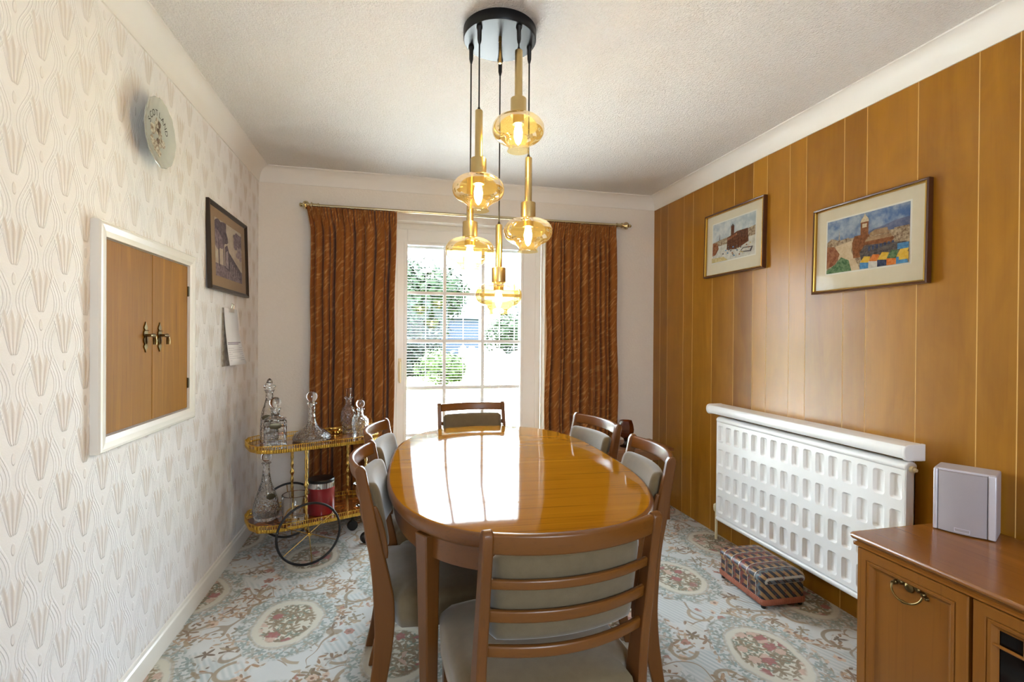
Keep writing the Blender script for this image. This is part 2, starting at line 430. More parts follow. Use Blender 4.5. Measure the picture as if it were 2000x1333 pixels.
M['red_metal'] = mat('red_enamel', None, (140, 14, 24), 0.28, 0.0, coat=0.5)
M['gold_gallery'] = mat('gilt_gallery', lambda nt, P: dict(bump=((sep(P)[0]*520).sin()+(sep(P)[1]*520).sin(), 0.5, 0.003)), (214, 170, 72), 0.3, 1.0)
def marble_brown(nt, P):
    n = noise(P, 9, 5, 0.6, 1.6)
    return dict(base=mixc(n.step(0.35, 0.65), srgb(96, 44, 16), srgb(166, 96, 40)))
M['tray'] = mat('lacquered_burr_tray', marble_brown, rough=0.1, coat=0.5)
M['crystal'] = mat('cut_crystal', lambda nt, P: dict(bump=(voro(P, 95)[0], 0.6, 0.004)), (250, 250, 250), 0.0, trans=1.0, ior=1.5)
M['crystal_clear'] = mat('clear_crystal', None, (252, 252, 252), 0.0, trans=1.0, ior=1.5)
M['amber_solid'] = mat('amber_vase_glass', None, (150, 70, 16), 0.02, trans=0.85, ior=1.5)
M['amber_thin'] = thin_glass('amber_shade_glass', (0.96, 0.80, 0.42, 1), 0.02, 0.7, ((0.95, 0.70, 0.25, 1), 0.022))
M['pane'] = thin_glass('window_glass', (0.97, 0.985, 0.98, 1), 0.0, 0.5)
M['picture_glass'] = thin_glass('picture_glass', (0.98, 0.98, 0.98, 1), 0.0, 0.55)
M['bulb'] = mat('glowing_bulb', None, (255, 220, 150), 0.4, emit=(1.0, 0.80, 0.52, 1), emit_s=46.0)
M['radiator'] = mat('radiator_enamel', None, (240, 240, 240), 0.3)
M['cream_plastic'] = mat('cream_plastic', None, (226, 214, 178), 0.4)
M['speaker'] = mat('silver_speaker', None, (196, 194, 204), 0.4, 0.0, spec=0.6)
M['speaker_side'] = mat('silver_speaker_edge', None, (214, 214, 226), 0.3, 0.2)
M['cloth_grille'] = mat('grey_speaker_cloth', lambda nt, P: dict(bump=(noise(P, 900, 1), 0.4, 0.001)), (170, 165, 172), 0.8)
M['blind'] = mat('white_blind_slat', None, (238, 238, 238), 0.45)
M['mount'] = mat('cream_mount', lambda nt, P: dict(base=mixc(noise(P, 30, 3), srgb(228, 218, 194), srgb(234, 225, 204))), rough=0.9)
M['mount_white'] = mat('white_mount_edge', None, (240, 238, 230), 0.9)
M['tan_mount'] = mat('tan_mount', lambda nt, P: dict(base=mixc(noise(P, 30, 3), srgb(164, 132, 98), srgb(176, 146, 110))), rough=0.9)
M['dark_frame'] = wood('dark_picture_frame', (38, 26, 18), (58, 40, 28), 0, 10, 0.35)
M['brown_frame'] = wood('brown_picture_frame', (74, 40, 20), (104, 62, 32), 0, 10, 0.3)
M['gilt'] = mat('gilt_line', None, (206, 168, 84), 0.25, 1.0)
M['paper'] = mat('white_paper', None, (238, 236, 236), 0.8)
M['ink'] = mat('grey_print', None, (120, 112, 132), 0.8)
def flat(name, a, b, sc=40): return mat(name, lambda nt, P: dict(base=mixc(noise(P, sc, 4, 0.65).step(0.32, 0.68), srgb(*a), srgb(*b))), rough=0.85, spec=0.2)

# ================================================================ the room
XL, XR, YB, YF, CZ = -0.8945, 2.0342, 3.6195, -1.7, 2.389
T = 0.12
m = MB(); m.box((XL-0.3, YF-0.3, -0.12), (XR+0.3, YB+0.24, 0.0)); struct(m.build('floor', M['carpet'], smooth=False))
m = MB(); m.box((XL-0.3, YF-0.3, CZ), (XR+0.3, YB+0.24, CZ+0.3)); struct(m.build('ceiling', M['ceiling'], smooth=False))
m = MB(); m.box((XL-T, YF-0.1, -0.1), (XL, YB+0.24, CZ+0.1)); struct(m.build('wall_left', M['tulip'], smooth=False))
DX0, DX1, DZ1 = -0.03, 1.125, 2.10       # door opening
m = MB()
m.box((XL-T, YB, -0.1), (DX0, YB+0.24, CZ+0.1)); m.box((DX1, YB, -0.1), (XR+T, YB+0.24, CZ+0.1)); m.box((DX0, YB, DZ1), (DX1, YB+0.24, CZ+0.1))
struct(m.build('wall_back', M['back_wall'], smooth=False))
WX0, WX1, WZ0, WZ1 = 0.1, 1.0, 1.1, 2.0  # made-up opening in the unseen front wall, sized for fill daylight
m = MB()
m.box((XL-T, YF-0.12, -0.1), (WX0, YF, CZ+0.1)); m.box((WX1, YF-0.12, -0.1), (XR+T, YF, CZ+0.1))
m.box((WX0, YF-0.12, WZ1), (WX1, YF, CZ+0.1)); m.box((WX0, YF-0.12, -0.1), (WX1, YF, WZ0))
struct(m.build('wall_front', M['back_wall'], smooth=False))
# right wall of veneered boards with V grooves
gy = [3.52, 3.413, 3.198, 3.084, 2.865, 2.652, 2.486, 2.376, 2.212, 2.104, 1.886, 1.772, 1.553, 1.34, 1.22, 0.99, 0.86, 0.63, 0.40, 0.29, 0.06, -0.17, -0.30, -0.55, -0.8, -0.95, -1.2, -1.45, -1.7]
m = MB(); tones = []
edges = [YB]+gy
for i in range(len(edges)-1):
    a, b = edges[i], edges[i+1]; g = 0.0017
    tn = rnd.random()
    m.add([(XR, a-g, 0), (XR, b+g, 0), (XR, b+g, CZ), (XR, a-g, CZ)], [(0, 1, 2, 3)], 0); tones.append(tn)
    for (p0, p1) in (((XR, b+g), (XR+0.0012, b)), ((XR+0.0012, b), (XR, b-g))):
        m.add([(p0[0], p0[1], 0), (p1[0], p1[1], 0), (p1[0], p1[1], CZ), (p0[0], p0[1], CZ)], [(0, 1, 2, 3)], 1); tones.append(0.5)
    if i == 0:
        m.add([(XR, a, 0), (XR, a-g, 0), (XR, a-g, CZ), (XR, a, CZ)], [(0, 1, 2, 3)], 0); tones.append(tn)
m.box((XR+0.005, YF-0.1, -0.1), (XR+T, YB+0.24, CZ+0.1)); tones += [0.5]*6
o = m.build('wall_right', [M['plank'], M['groove']], smooth=False); struct(o)
at = o.data.attributes.new('tone', 'FLOAT', 'FACE')
def face_tone(pl):
    c = pl.center
    for i in range(len(edges)-1):
        if edges[i+1] <= c.y <= edges[i]: return (math.sin(i*12.9898+4.1)*43758.5453) % 1.0
    return 0.5
for pl in o.data.polygons: at.data[pl.index].value = face_tone(pl)
# coving on three walls (quarter cove with a small bead)
def cove(ax, name):
    prof = []
    for k in range(9):
        a = PI/2*k/8; prof.append((0.074-0.066*math.sin(a)-0.002, -0.098+0.09*(1-math.cos(a))+0.004))
    prof = [(0.0, -0.098), (0.006, -0.098)]+[(0.006+0.066*(1-math.cos(a)), -0.094+0.088*math.sin(a)) for a in [PI/2*k/10 for k in range(11)]]+[(0.0745, -0.006), (0.0745, 0.0), (0.0, 0.0)]
    m = MB(); R = []
    for d, z in prof:
        if ax == 'L': R.append([(XL+d, YF, CZ+z), (XL+d, YB-d, CZ+z)])
        if ax == 'R': R.append([(XR-d, YF, CZ+z), (XR-d, YB-d, CZ+z)])
        if ax == 'B': R.append([(XL+d, YB-d, CZ+z), (XR-d, YB-d, CZ+z)])
    R.append(R[0]); m.rings(R, False, False, closed=False); struct(m.build(name, M['coving'], angle=25))
cove('L', 'trim_1'); cove('B', 'trim_2'); cove('R', 'trim_3')
sk = [(0.0, 0.0), (0.015, 0.0), (0.015, 0.062), (0.013, 0.072), (0.008, 0.078), (0.006, 0.088), (0.0, 0.09)]
m = MB(); m.rings([[(XL+d, YF, z) for d, z in sk], [(XL+d, YB, z) for d, z in sk]]); struct(m.build('baseboard_left', M['white_gloss'], angle=25))
m = MB(); m.rings([[(XL+0.015, YB-d, z) for d, z in sk], [(DX0-0.01, YB-d, z) for d, z in sk]]); m.rings([[(DX1+0.01, YB-d, z) for d, z in sk], [(XR, YB-d, z) for d, z in sk]]); struct(m.build('baseboard_back', M['white_gloss'], angle=25))
# white plaster reveal round the glazed door
m = MB()
m.box((DX0-0.001, YB-0.002, 0), (DX0+0.006, YB+0.1, DZ1)); m.box((DX1-0.012, YB-0.002, 0), (DX1+0.001, YB+0.1, DZ1)); m.box((DX0, YB-0.002, DZ1-0.008), (DX1, YB+0.1, DZ1+0.001))
struct(m.build('trim_4', M['white_gloss'], smooth=False))

# ---------------------------------------------------------------- glazed door with integral blind
door = thing('glazed_door', 'white glazed garden door with square glazing bars between brown curtains', 'door', (0, 0, 0))
FY = YB+0.10
def ring_box(m, x0, z0, x1, z1, wd, y0, y1):
    m.box((x0, y0, z0), (x0+wd, y1, z1)); m.box((x1-wd, y0, z0), (x1, y1, z1)); m.box((x0+wd, y0, z1-wd), (x1-wd, y1, z1)); m.box((x0+wd, y0, z0), (x1-wd, y1, z0+wd))
m = MB(); ring_box(m, DX0+0.006, 0.0, DX1-0.012, DZ1-0.008, 0.05, FY, FY+0.07); m.build('door_frame', M['upvc'], door, bevel=0.004)
GX0, GX1, GZ0, GZ1 = 0.085, 0.945, 0.24, 1.935
m = MB()
m.box((0.012, FY-0.012, 0.04), (GX0, FY+0.05, 2.05)); m.box((GX1, FY-0.012, 0.04), (1.066, FY+0.05, 2.05)); m.box((GX0, FY-0.012, GZ1), (GX1, FY+0.05, 2.05)); m.box((GX0, FY-0.012, 0.04), (GX1, FY+0.05, GZ0))
ring_box(m, GX0-0.022, GZ0-0.022, GX1+0.022, GZ1+0.022, 0.022, FY-0.022, FY)
m.build('door_leaf', M['upvc'], door, bevel=0.004)
m = MB(); m.box((GX0-0.01, FY+0.008, GZ0-0.01), (GX1+0.01, FY+0.012, GZ1+0.01)); m.build('glass_pane', M['pane'], door, smooth=False)
m = MB()
for xx in (0.362, 0.652): m.box((xx-0.012, FY-0.001, GZ0), (xx+0.012, FY+0.007, GZ1))
for zz in (1.585, 1.229, 0.88, 0.53): m.box((GX0, FY-0.0005, zz-0.012), (GX1, FY+0.0065, zz+0.012))
m.build('glazing_bars', M['bar_white'], door, smooth=False)
m = MB(); m.box((0.012+0.012, FY-0.02, 0.93), (0.012+0.036, FY-0.012, 1.10)); 
hp = m.build('handle_plate', M['cream_plastic'], door, bevel=0.004)
m = MB(); m.tube([(0.036, FY-0.02, 1.07), (0.036, FY-0.05, 1.07), (0.036, FY-0.058, 1.06), (0.036, FY-0.056, 0.95), (0.038, FY-0.05, 0.925)], 0.008); m.build('lever', M['cream_plastic'], hp)
bl = thing('venetian_blind', 'white venetian blind with open slats inside the door glazing', 'blind', (0, 0, 0))
m = MB(); BY = FY+0.033
zz = GZ0+0.02
sl = math.radians(8)
while zz < GZ1-0.02:
    dy, dz = 0.0075*math.cos(sl), 0.0075*math.sin(sl)
    R = []
    for t, cz in ((-1, 0.0), (-0.5, 0.0009), (0, 0.0013), (0.5, 0.0009), (1, 0.0)):
        R.append([(GX0+0.004, BY+t*dy, zz+t*dz+cz), (GX1-0.004, BY+t*dy, zz+t*dz+cz)])
    m.rings(R, False, False, closed=False)
    zz += 0.0212
m.build('slats', M['blind'], bl, smooth=True, angle=60)
m = MB()
for xx in (0.225, 0.507, 0.79): m.tube([(xx, BY-0.009, GZ0), (xx, BY-0.009, GZ1)], 0.0016, 6); m.tube([(xx, BY+0.009, GZ0), (xx, BY+0.009, GZ1)], 0.0012, 6)
m.tube([(0.905, BY-0.011, 0.9), (0.905, BY-0.011, GZ1)], 0.004, 8)
m.build('ladder_cords', M['bar_white'], bl)
m = MB(); m.box((GX0, BY-0.013, GZ1-0.016), (GX1, BY+0.013, GZ1+0.004)); m.build('head_rail', M['blind'], bl)
m = MB(); m.box((GX0+0.004, BY-0.009, GZ0+0.002), (GX1-0.004, BY+0.009, GZ0+0.012)); m.build('bottom_rail', M['blind'], bl)

# frame of an invented rear window, added to let fill daylight in behind the camera
m = MB(); ring_box(m, WX0, WZ0, WX1, WZ1, 0.04, YF-0.09, YF-0.03); struct(m.build('added_fill_window', M['upvc'], bevel=0.004))

# ================================================================ curtains and rod
RODY, RODZ = YB-0.085, 2.135
rod = thing('curtain_pole', 'long satin brass curtain pole with ribbed end finials above the door', 'curtain pole', (0.58, RODY, RODZ))
m = MB(); m.tube([(-1.14, 0, 0), (1.15, 0, 0)], 0.0115, 16); m.build('pole', M['rod'], rod)
for sx in (-1, 1):
    m = MB()
    prof = [(0.0115, 0.0), (0.018, 0.002), (0.018, 0.008), (0.013, 0.012), (0.014, 0.04), (0.02, 0.044), (0.02, 0.052), (0.011, 0.056), (0.014, 0.062), (0.024, 0.072), (0.028, 0.084), (0.024, 0.096), (0.014, 0.104), (0.01, 0.108), (0.015, 0.114), (0.012, 0.122), (0.002, 0.126)]
    R = [[(sx*(1.08+z), r*math.cos(2*PI*k/18)*(1+0.07*(k % 2)*(0.07 < z < 0.1)), r*math.sin(2*PI*k/18)*(1+0.07*(k % 2)*(0.07 < z < 0.1))) for k in range(18)] for r, z in prof]
    m.rings(R); m.build('finial', M['rod'], rod)
    m = MB(); m.tube([(sx*1.02, 0, -0.004), (sx*1.02, 0.085, -0.004)], 0.008); m.tube([(sx*1.02, 0.075, -0.004), (sx*1.02, 0.0849, -0.004)], 0.022, 14); m.build('bracket', M['rod'], rod)
def make_curtain(name, label, x0t, x1t, x0b, x1b, seed, nf):
    r = random.Random(seed)
    # fold phase table: irregular folds
    ph = [0]; 
    for i in range(nf): ph.append(ph[-1]+r.choice((0.55, 0.75, 1.0, 1.5))*r.uniform(0.85, 1.15))
    tot = ph[-1]
    amps = [r.uniform(0.6, 1.0) for _ in range(nf+1)]
    nu, nv = 240, 56; ztop, zbot = 2.122, 0.035
    m = MB(); uv = []; vs = []; fs = []
    for j in range(nv+1):
        tz = j/nv; tz = tz**1.35                     # denser rows near the header
        z = ztop+(zbot-ztop)*tz
        hd = min(1.0, max(0.0, (ztop-z-0.06)/0.10)); hd = hd*hd*(3-2*hd)
        xa = x0t+(x0b-x0t)*min(1, (ztop-z)/0.15)+0.012*mnoise.noise(Vector((seed, z*2, 0)))
        xb = x1t+(x1b-x1t)*tz+0.012*mnoise.noise(Vector((seed+5, z*1.7, 0)))
        for i in range(nu+1):
            u = i/nu; q = u*tot; k = 0
            while k < nf-1 and ph[k+1] < q: k += 1
            f = (q-ph[k])/(ph[k+1]-ph[k])
            a = amps[k]
            drift = 0.06*mnoise.noise(Vector((u*6, z*0.9, seed)))
            wf = (ph[k+1]-ph[k])
            g = math.exp(-(((f+drift-0.5+1.5) % 1.0-0.5)/(0.17/wf**0.5))**2)
            g2 = math.exp(-(((f+drift*0.5-0.16+1.5) % 1.0-0.5)/(0.07/wf**0.6))**2)*(0.5+0.5*math.sin(k*2.4+seed))
            body = 0.036*a-0.092*g-0.030*g2-0.006*math.cos(4*PI*f+seed)
            pin = math.cos(10*PI*f+k)
            head = 0.008*pin+0.010-0.02*math.exp(-((f-0.5)/0.08)**2)
            y = RODY-0.006+(-body)*hd+(-head)*(1-hd)
            x = xa+(xb-xa)*u+0.010*a*math.sin(2*PI*(f+drift))*hd
            vs.append((x, y, z)); uv.append((u*1.25*1.3, z))
    for j in range(nv):
        for i in range(nu):
            a = j*(nu+1)+i; fs.append((a, a+1, a+nu+2, a+nu+1))
    me = bpy.data.meshes.new(name); me.from_pydata(vs, [], fs); me.materials.append(M['curtain'])
    lay = me.uv_layers.new(name='UVMap')
    for lp in me.loops: lay.data[lp.index].uv = uv[lp.vertex_index]
    me.polygons.foreach_set('use_smooth', [True]*len(me.polygons)); me.update()
    o = bpy.data.objects.new(name, me); COL.objects.link(o)
    md = o.modifiers.new('thick', 'SOLIDIFY'); md.thickness = 0.003
    return tag(o, label, 'curtain', 'pleated curtains')
make_curtain('curtain', 'brown marbled velvet curtain hanging left of the door, behind the trolley', -0.572, 0.008, -0.548, -0.012, 3, 8)
make_curtain('curtain', 'brown marbled velvet curtain hanging right of the door, nearer the panelled wall', 1.112, 1.652, 1.085, 1.672, 11, 8)

# ================================================================ dining table
TB = thing('dining_table', 'long oval polished wooden dining table with window reflection in its top', 'table', (0.4466, 1.9991, 0), math.radians(-2.7))
TA, TBb, TN = 0.4676, 0.7927, 2.62
def half(sign, da, n=64):
    out = []
    for k in range(n+1):
        t = PI*k/n
        x, y = superell(TA-da, TBb-da, TN, t)
        out.append((x, sign*max(0.0, y)))
    return out
for sg in (1, -1):
    m = MB(); R = []
    for da, z in ((0.30, 0.750), (0.016, 0.750), (0.010, 0.7492), (0.004, 0.746), (0.0, 0.740), (0.0, 0.728), (0.003, 0.718), (0.010, 0.709), (0.018, 0.705), (0.3, 0.705)):
        R.append([(x, y+sg*0.0013, z) for x, y in half(sg, da)])
    m.rings(R, True, True)
    ob = m.build('table_leaf', [M['teak_top'], M['teak_rim']], TB, angle=50)
    for pl in ob.data.polygons:
        if pl.center.z < 0.7495: pl.material_index = 1
m = MB(); R0 = []
for da, z in ((0.024, 0.704), (0.024, 0.642), (0.042, 0.642), (0.042, 0.704), (0.024, 0.704)):
    R0.append([(*superell(TA-da, TBb-da, TN, 2*PI*k/96), z) for k in range(96)])
m.rings(R0, False, False); m.build('apron', M['teak_rim'], TB, angle=50)
for sx in (-1, 1):
    for sy in (-1, 1):
        nx, ny = sx*1.235, sy*0.875; L = math.hypot(nx, ny); nx /= L; ny /= L
        cx, cy = sx*0.323, sy*0.613
        m = MB(); R = []
        for z, hw, sh in ((0.0, 0.016, -0.008), (0.35, 0.020, -0.003), (0.6, 0.0235, 0.0), (0.706, 0.026, 0.002)):
            R.append([(cx+nx*(a*hw+sh)-ny*b*hw, cy+ny*(a*hw+sh)+nx*b*hw, z) for a, b in ((-1, -1), (1, -1), (1, 1), (-1, 1))])
        m.rings(R); m.build('leg', M['teak_v'], TB, bevel=0.004)

# ================================================================ dining chairs
YBK = [(0.0, -0.005), (0.1, 0.018), (0.2, 0.033), (0.26, 0.041), (0.35, 0.046), (0.43, 0.043), (0.51, 0.038), (0.58, 0.030), (0.63, 0.020), (0.77, -0.002), (0.82, -0.011), (0.86, -0.017)]
YFR = [(0.0, 0.028), (0.1, 0.058), (0.2, 0.083), (0.24, 0.090), (0.30, 0.099), (0.37, 0.106), (0.45, 0.104), (0.51, 0.092), (0.58, 0.075), (0.63, 0.064), (0.77, 0.033), (0.82, 0.022), (0.86, 0.015)]
ybk = lambda z: smooth_tab(YBK, z); yfr = lambda z: smooth_tab(YFR, z); ymid = lambda z: 0.5*(ybk(z)+yfr(z))
CH = thing('dining_chair', 'wooden dining chair nearest the camera, its curved ladder back turned to us', 'chair', (0, 0, 0), 0, 'six dining chairs round the table')
for sx in (-1, 1):
    zs = [0.002+0.843*k/34 for k in range(35)]
    poly = [(ybk(z), z) for z in zs]+[(-0.012, 0.856), (-0.004, 0.861), (0.005, 0.861), (0.012, 0.855)]+[(yfr(z), z) for z in reversed(zs)]
    m = MB(); m.prism_x(poly, sx*0.197-0.0115, sx*0.197+0.0115); m.build('back_post', M['teak_v'], CH, bevel=0.004)
    m = MB(); zz = [0.575+0.16*k/10 for k in range(11)]
    poly = [(yfr(z)-0.006, z) for z in zz]+[(yfr(z)+0.017*math.sin(PI*min(1, max(0, (z-0.57)/0.17)))**0.35, z) for z in reversed(zz)]
    m.prism_x(poly, sx*0.194-0.0065, sx*0.194+0.0065); m.build('pad_cheek', M['teak_v'], CH, bevel=0.003)
def bow(x, b=0.046): return -b*(1-(x/0.19)**2)
def rail(name, zc, hh, th, b=0.046):
    m = MB(); N = 16; R = []
    for i in range(N+1):
        x = -0.187+0.374*i/N; y0 = bow(x, b)
        dy = -b*(-2*x/0.19**2); t = Vector((1, dy, 0)).normalized(); sd = Vector((-t.y, t.x, 0))
        ring = []
        for a, c in rrect(-th/2, -hh/2, th/2, hh/2, min(th, hh)*0.35, 4):
            p_ = Vector((x, y0+ymid(zc+c), zc+c))+sd*a; ring.append(tuple(p_))
        R.append(ring)
    m.rings(R); return m.build(name, M['teak_h'], CH)
rail('top_rail', 0.832, 0.046, 0.018)
rail('back_slat', 0.741, 0.022, 0.013, 0.044); rail('back_slat', 0.668, 0.028, 0.013, 0.044); rail('back_slat', 0.585, 0.028, 0.016, 0.044)
m = MB(); N = 22; R = []
for i in range(N+1):
    t = i/N; x = -0.176+0.352*t
    e = min(1.0, min(t, 1-t)/0.06); e = math.sqrt(max(0.0, 1-(1-e)**2)); e = max(e, 0.15)
    ring = []
    for k in range(28):
        a = 2*PI*k/28; c, s_ = math.cos(a), math.sin(a)
        q = math.copysign(abs(c)**0.55, c); v = math.copysign(abs(s_)**0.4, s_)
        zc = 0.697+0.100*v*(0.86+0.14*e)
        crown = 0.010*(1-((x)/0.18)**2)
        ring.append((x, bow(x, 0.040)+ymid(zc)+0.030+q*(0.021*e+0.002)+(crown if q > 0 else 0), zc))
    R.append(ring)
m.rings(R); m.build('back_pad', M['velvet'], CH, angle=80)
def seat_ring(sc, z, dz=0):
    o = []
    base = [(-0.178, 0.052), (-0.178, 0.100), (-0.205, 0.112), (-0.221, 0.125), (-0.226, 0.20), (-0.228, 0.30), (-0.226, 0.40), (-0.218, 0.455), (-0.19, 0.482), (-0.12, 0.494), (0, 0.498)]
    full = base+[(-x, y) for x, y in reversed(base[:-1])]+[(0.09, 0.050), (0, 0.050), (-0.09, 0.050)]
    for x, y in full: o.append((x*sc, 0.28+(y-0.28)*sc, z))
    return o
m = MB(); m.rings([seat_ring(0.965, 0.366), seat_ring(0.985, 0.369), seat_ring(0.99, 0.40), seat_ring(1.0, 0.436), seat_ring(0.985, 0.452), seat_ring(0.94, 0.463), seat_ring(0.82, 0.472), seat_ring(0.6, 0.478), seat_ring(0.3, 0.481), seat_ring(0.05, 0.482)])
m.build('seat', M['velvet'], CH, angle=60)
for sx in (-1, 1):
    m = MB(); R = []
    for z, hw, dy in ((0.002, 0.014, 0.0), (0.2, 0.0165, 0), (0.372, 0.0185, 0)):
        R.append([(sx*0.190+a*hw, 0.445+b*hw, z) for a, b in ((-1, -1), (1, -1), (1, 1), (-1, 1))])
    m.rings(R); m.build('front_leg', M['teak_v'], CH, bevel=0.004)
spots = [  # (top mid x, y, heading of the sitter as angle from +y, counter-clockwise, label)
    ((0.381, 0.9985), 4.2, None),
    ((-0.0935, 1.7535), -91.9, 'nearer dining chair on the left side of the table, beside the front table leg'),
    ((-0.073, 2.272), -99.0, 'farther dining chair on the left side of the table, backing onto the gilt trolley'),
    ((0.9305, 1.672), 81.2, 'nearer dining chair on the right side of the table, towards the radiator'),
    ((0.974, 2.285), 97.3, 'farther dining chair on the right side of the table, just left of the amber goblet'),
    ((0.457, 2.988), 184.0, 'backlit wooden dining chair at the far table end in front of the glazed door')]
for i, ((x, y), ang, lab) in enumerate(spots):
    o = CH if i == 0 else copy_tree(CH)
    o.location = (x, y, 0); o.rotation_euler = (0, 0, math.radians(ang))
    if lab: o['label'] = lab

# ================================================================ pendant lamp
LX, LY = 0.372, 1.797
LP = thing('pendant_lamp', 'cluster pendant lamp with black ceiling plate and five lit amber glass shades', 'lamp', (LX, LY, CZ))
m = MB(); m.lathe([(0.0, 0.0), (0.134, 0.0), (0.1345, -0.004), (0.1345, -0.034), (0.132, -0.038), (0.125, -0.0385), (0.0, -0.0385)], 64)
plate = m.build('ceiling_plate', M['black_gloss'], LP)
m = MB(); m.tube([(-0.005, -0.03, -0.0385), (-0.005, -0.03, -0.058)], 0.006, 12); m.tube([(-0.005, -0.03, -0.058), (-0.005, -0.03, -0.135)], 0.0055, 12); m.build('brass_peg', M['brass'], plate)
drops = [(-0.088, -0.070, 1.765), (0.047, -0.104, 1.976), (0.1145, 0.004, 1.643), (-0.098, 0.058, 1.570), (0.026, 0.116, 1.410)]
def shade_prof():
    P_ = [(0.030, 0.062), (0.034, 0.060)]
    for k in range(15):
        a = math.radians(72-144*k/14); P_.append((0.030+0.062*math.cos(a)**0.85*1.0, 0.012+0.047*math.sin(a)))
    P_ += [(0.045, -0.040), (0.037, -0.046), (0.034, -0.053), (0.036, -0.060), (0.039, -0.064)]
    return P_
for (dx, dy, zc) in drops:
    z = zc-CZ
    m = MB()
    m.lathe([(0.0, z+0.120), (0.0275, z+0.120), (0.028, z+0.118), (0.028, z+0.064), (0.0265, z+0.062), (0.020, z+0.062), (0.020, z+0.03), (0.0, z+0.03)], 32, (dx, dy, 0))
    m.lathe([(0.0, z+0.290), (0.0125, z+0.290), (0.0135, z+0.288), (0.0135, z+0.119), (0.0, z+0.119)], 24, (dx, dy, 0))
    stem = m.build('brass_stem', M['brass_brushed'], LP)
    m = MB(); m.tube([(dx, dy, -0.045), (dx, dy, z+0.29)], 0.0028, 10)
    m.lathe([(0.004, -0.10), (0.0075, -0.085), (0.008, -0.05), (0.011, -0.044), (0.011, -0.0385)], 14, (dx, dy, 0))
    m.lathe([(0.006, z+0.2895), (0.005, z+0.297), (0.003, z+0.303)], 12, (dx, dy, 0))
    m.build('cord', M['black_plastic'], stem)
    m = MB(); m.lathe([(r, z+q) for r, q in shade_prof()], 48, (dx, dy, 0), cap=False); m.build('glass_shade', M['amber_thin'], stem)
    m = MB(); m.lathe([(0.002, z-0.042), (0.009, z-0.034), (0.0145, z-0.016), (0.0155, z+0.002), (0.012, z+0.020), (0.0085, z+0.03)], 16, (dx, dy, 0)); m.build('bulb', M['bulb'], stem)

# ================================================================ left wall: hatch, plate, picture, calendar
def wall_thing(name, label, cat, side, y, z, group=None):
    x = XL if side == 'L' else XR
    return thing(name, label, cat, (x, y, z), PI/2 if side == 'L' else -PI/2, group)
hz0, hz1, hy0, hy1 = 0.888, 1.605, 1.742, 2.480
HT = wall_thing('serving_hatch', 'wooden two door serving hatch in a white frame on the papered wall', 'serving hatch', 'L', (hy0+hy1)/2, (hz0+hz1)/2)
hw, hh = hy1-hy0, hz1-hz0
m = MB(); frame_rings(m, hw, hh, [(0.0, 0.0), (0.0, -0.022), (0.004, -0.027), (0.012, -0.028), (0.030, -0.026), (0.040, -0.022), (0.046, -0.020), (0.046, 0.0)]); m.build('hatch_frame', M['white_gloss'], HT, smooth=False)
iw, ih = hw-0.092, hh-0.092
for sx in (-1, 1):
    m = MB(); x0, x1 = (-iw/2+0.002, -0.0012) if sx < 0 else (0.0012, iw/2-0.002)
    m.box((x0, -0.010, -ih/2+0.004), (x1, -0.0005, ih/2-0.004)); dr = m.build('hatch_door', M['hatch_door'], HT, bevel=0.0015)
    m = MB()
    cx = sx*0.055-0.0
    esc = [(0.0, 0.056), (0.004, 0.046), (0.010, 0.040), (0.012, 0.033), (0.006, 0.026), (0.013, 0.018), (0.015, 0.008), (0.009, 0.0), (0.015, -0.008), (0.013, -0.018), (0.006, -0.026), (0.012, -0.033), (0.010, -0.040), (0.004, -0.046), (0.0, -0.056)]
    poly = [(cx+a, b) for a, b in esc]+[(cx-a, b) for a, b in reversed(esc[1:-1])]
    m.prism(poly, -0.014, -0.0098)
    m.lathe([(0.008, 0), (0.007, 0.002), (0.004, 0.003)], 12, (cx, -0.016, 0.022))
    pt = m.build('handle_plate', M['old_brass'], dr, angle=30)
    m = MB(); m.tube([(cx, -0.012, 0.006), (cx, -0.034, 0.006)], 0.0055, 12); m.tube([(cx-0.014, -0.032, 0.006), (cx+0.016, -0.032, 0.006), (cx+0.022, -0.032, 0.002), (cx+0.025, -0.032, -0.012), (cx+0.024, -0.032, -0.028)], lambda t: 0.0045+0.003*abs(math.sin(t*7)), 10)
    m.build('drop_handle', M['old_brass'], dr)
    if sx > 0:
        for hzz in (0.20, -0.20):
            m = MB(); m.box((iw/2-0.004, -0.016, hzz-0.022), (iw/2+0.001, -0.009, hzz+0.022)); m.tube([(iw/2-0.002, -0.015, hzz-0.02), (iw/2-0.002, -0.015, hzz+0.02)], 0.003, 8); m.build('hinge', M['pewter'], dr)
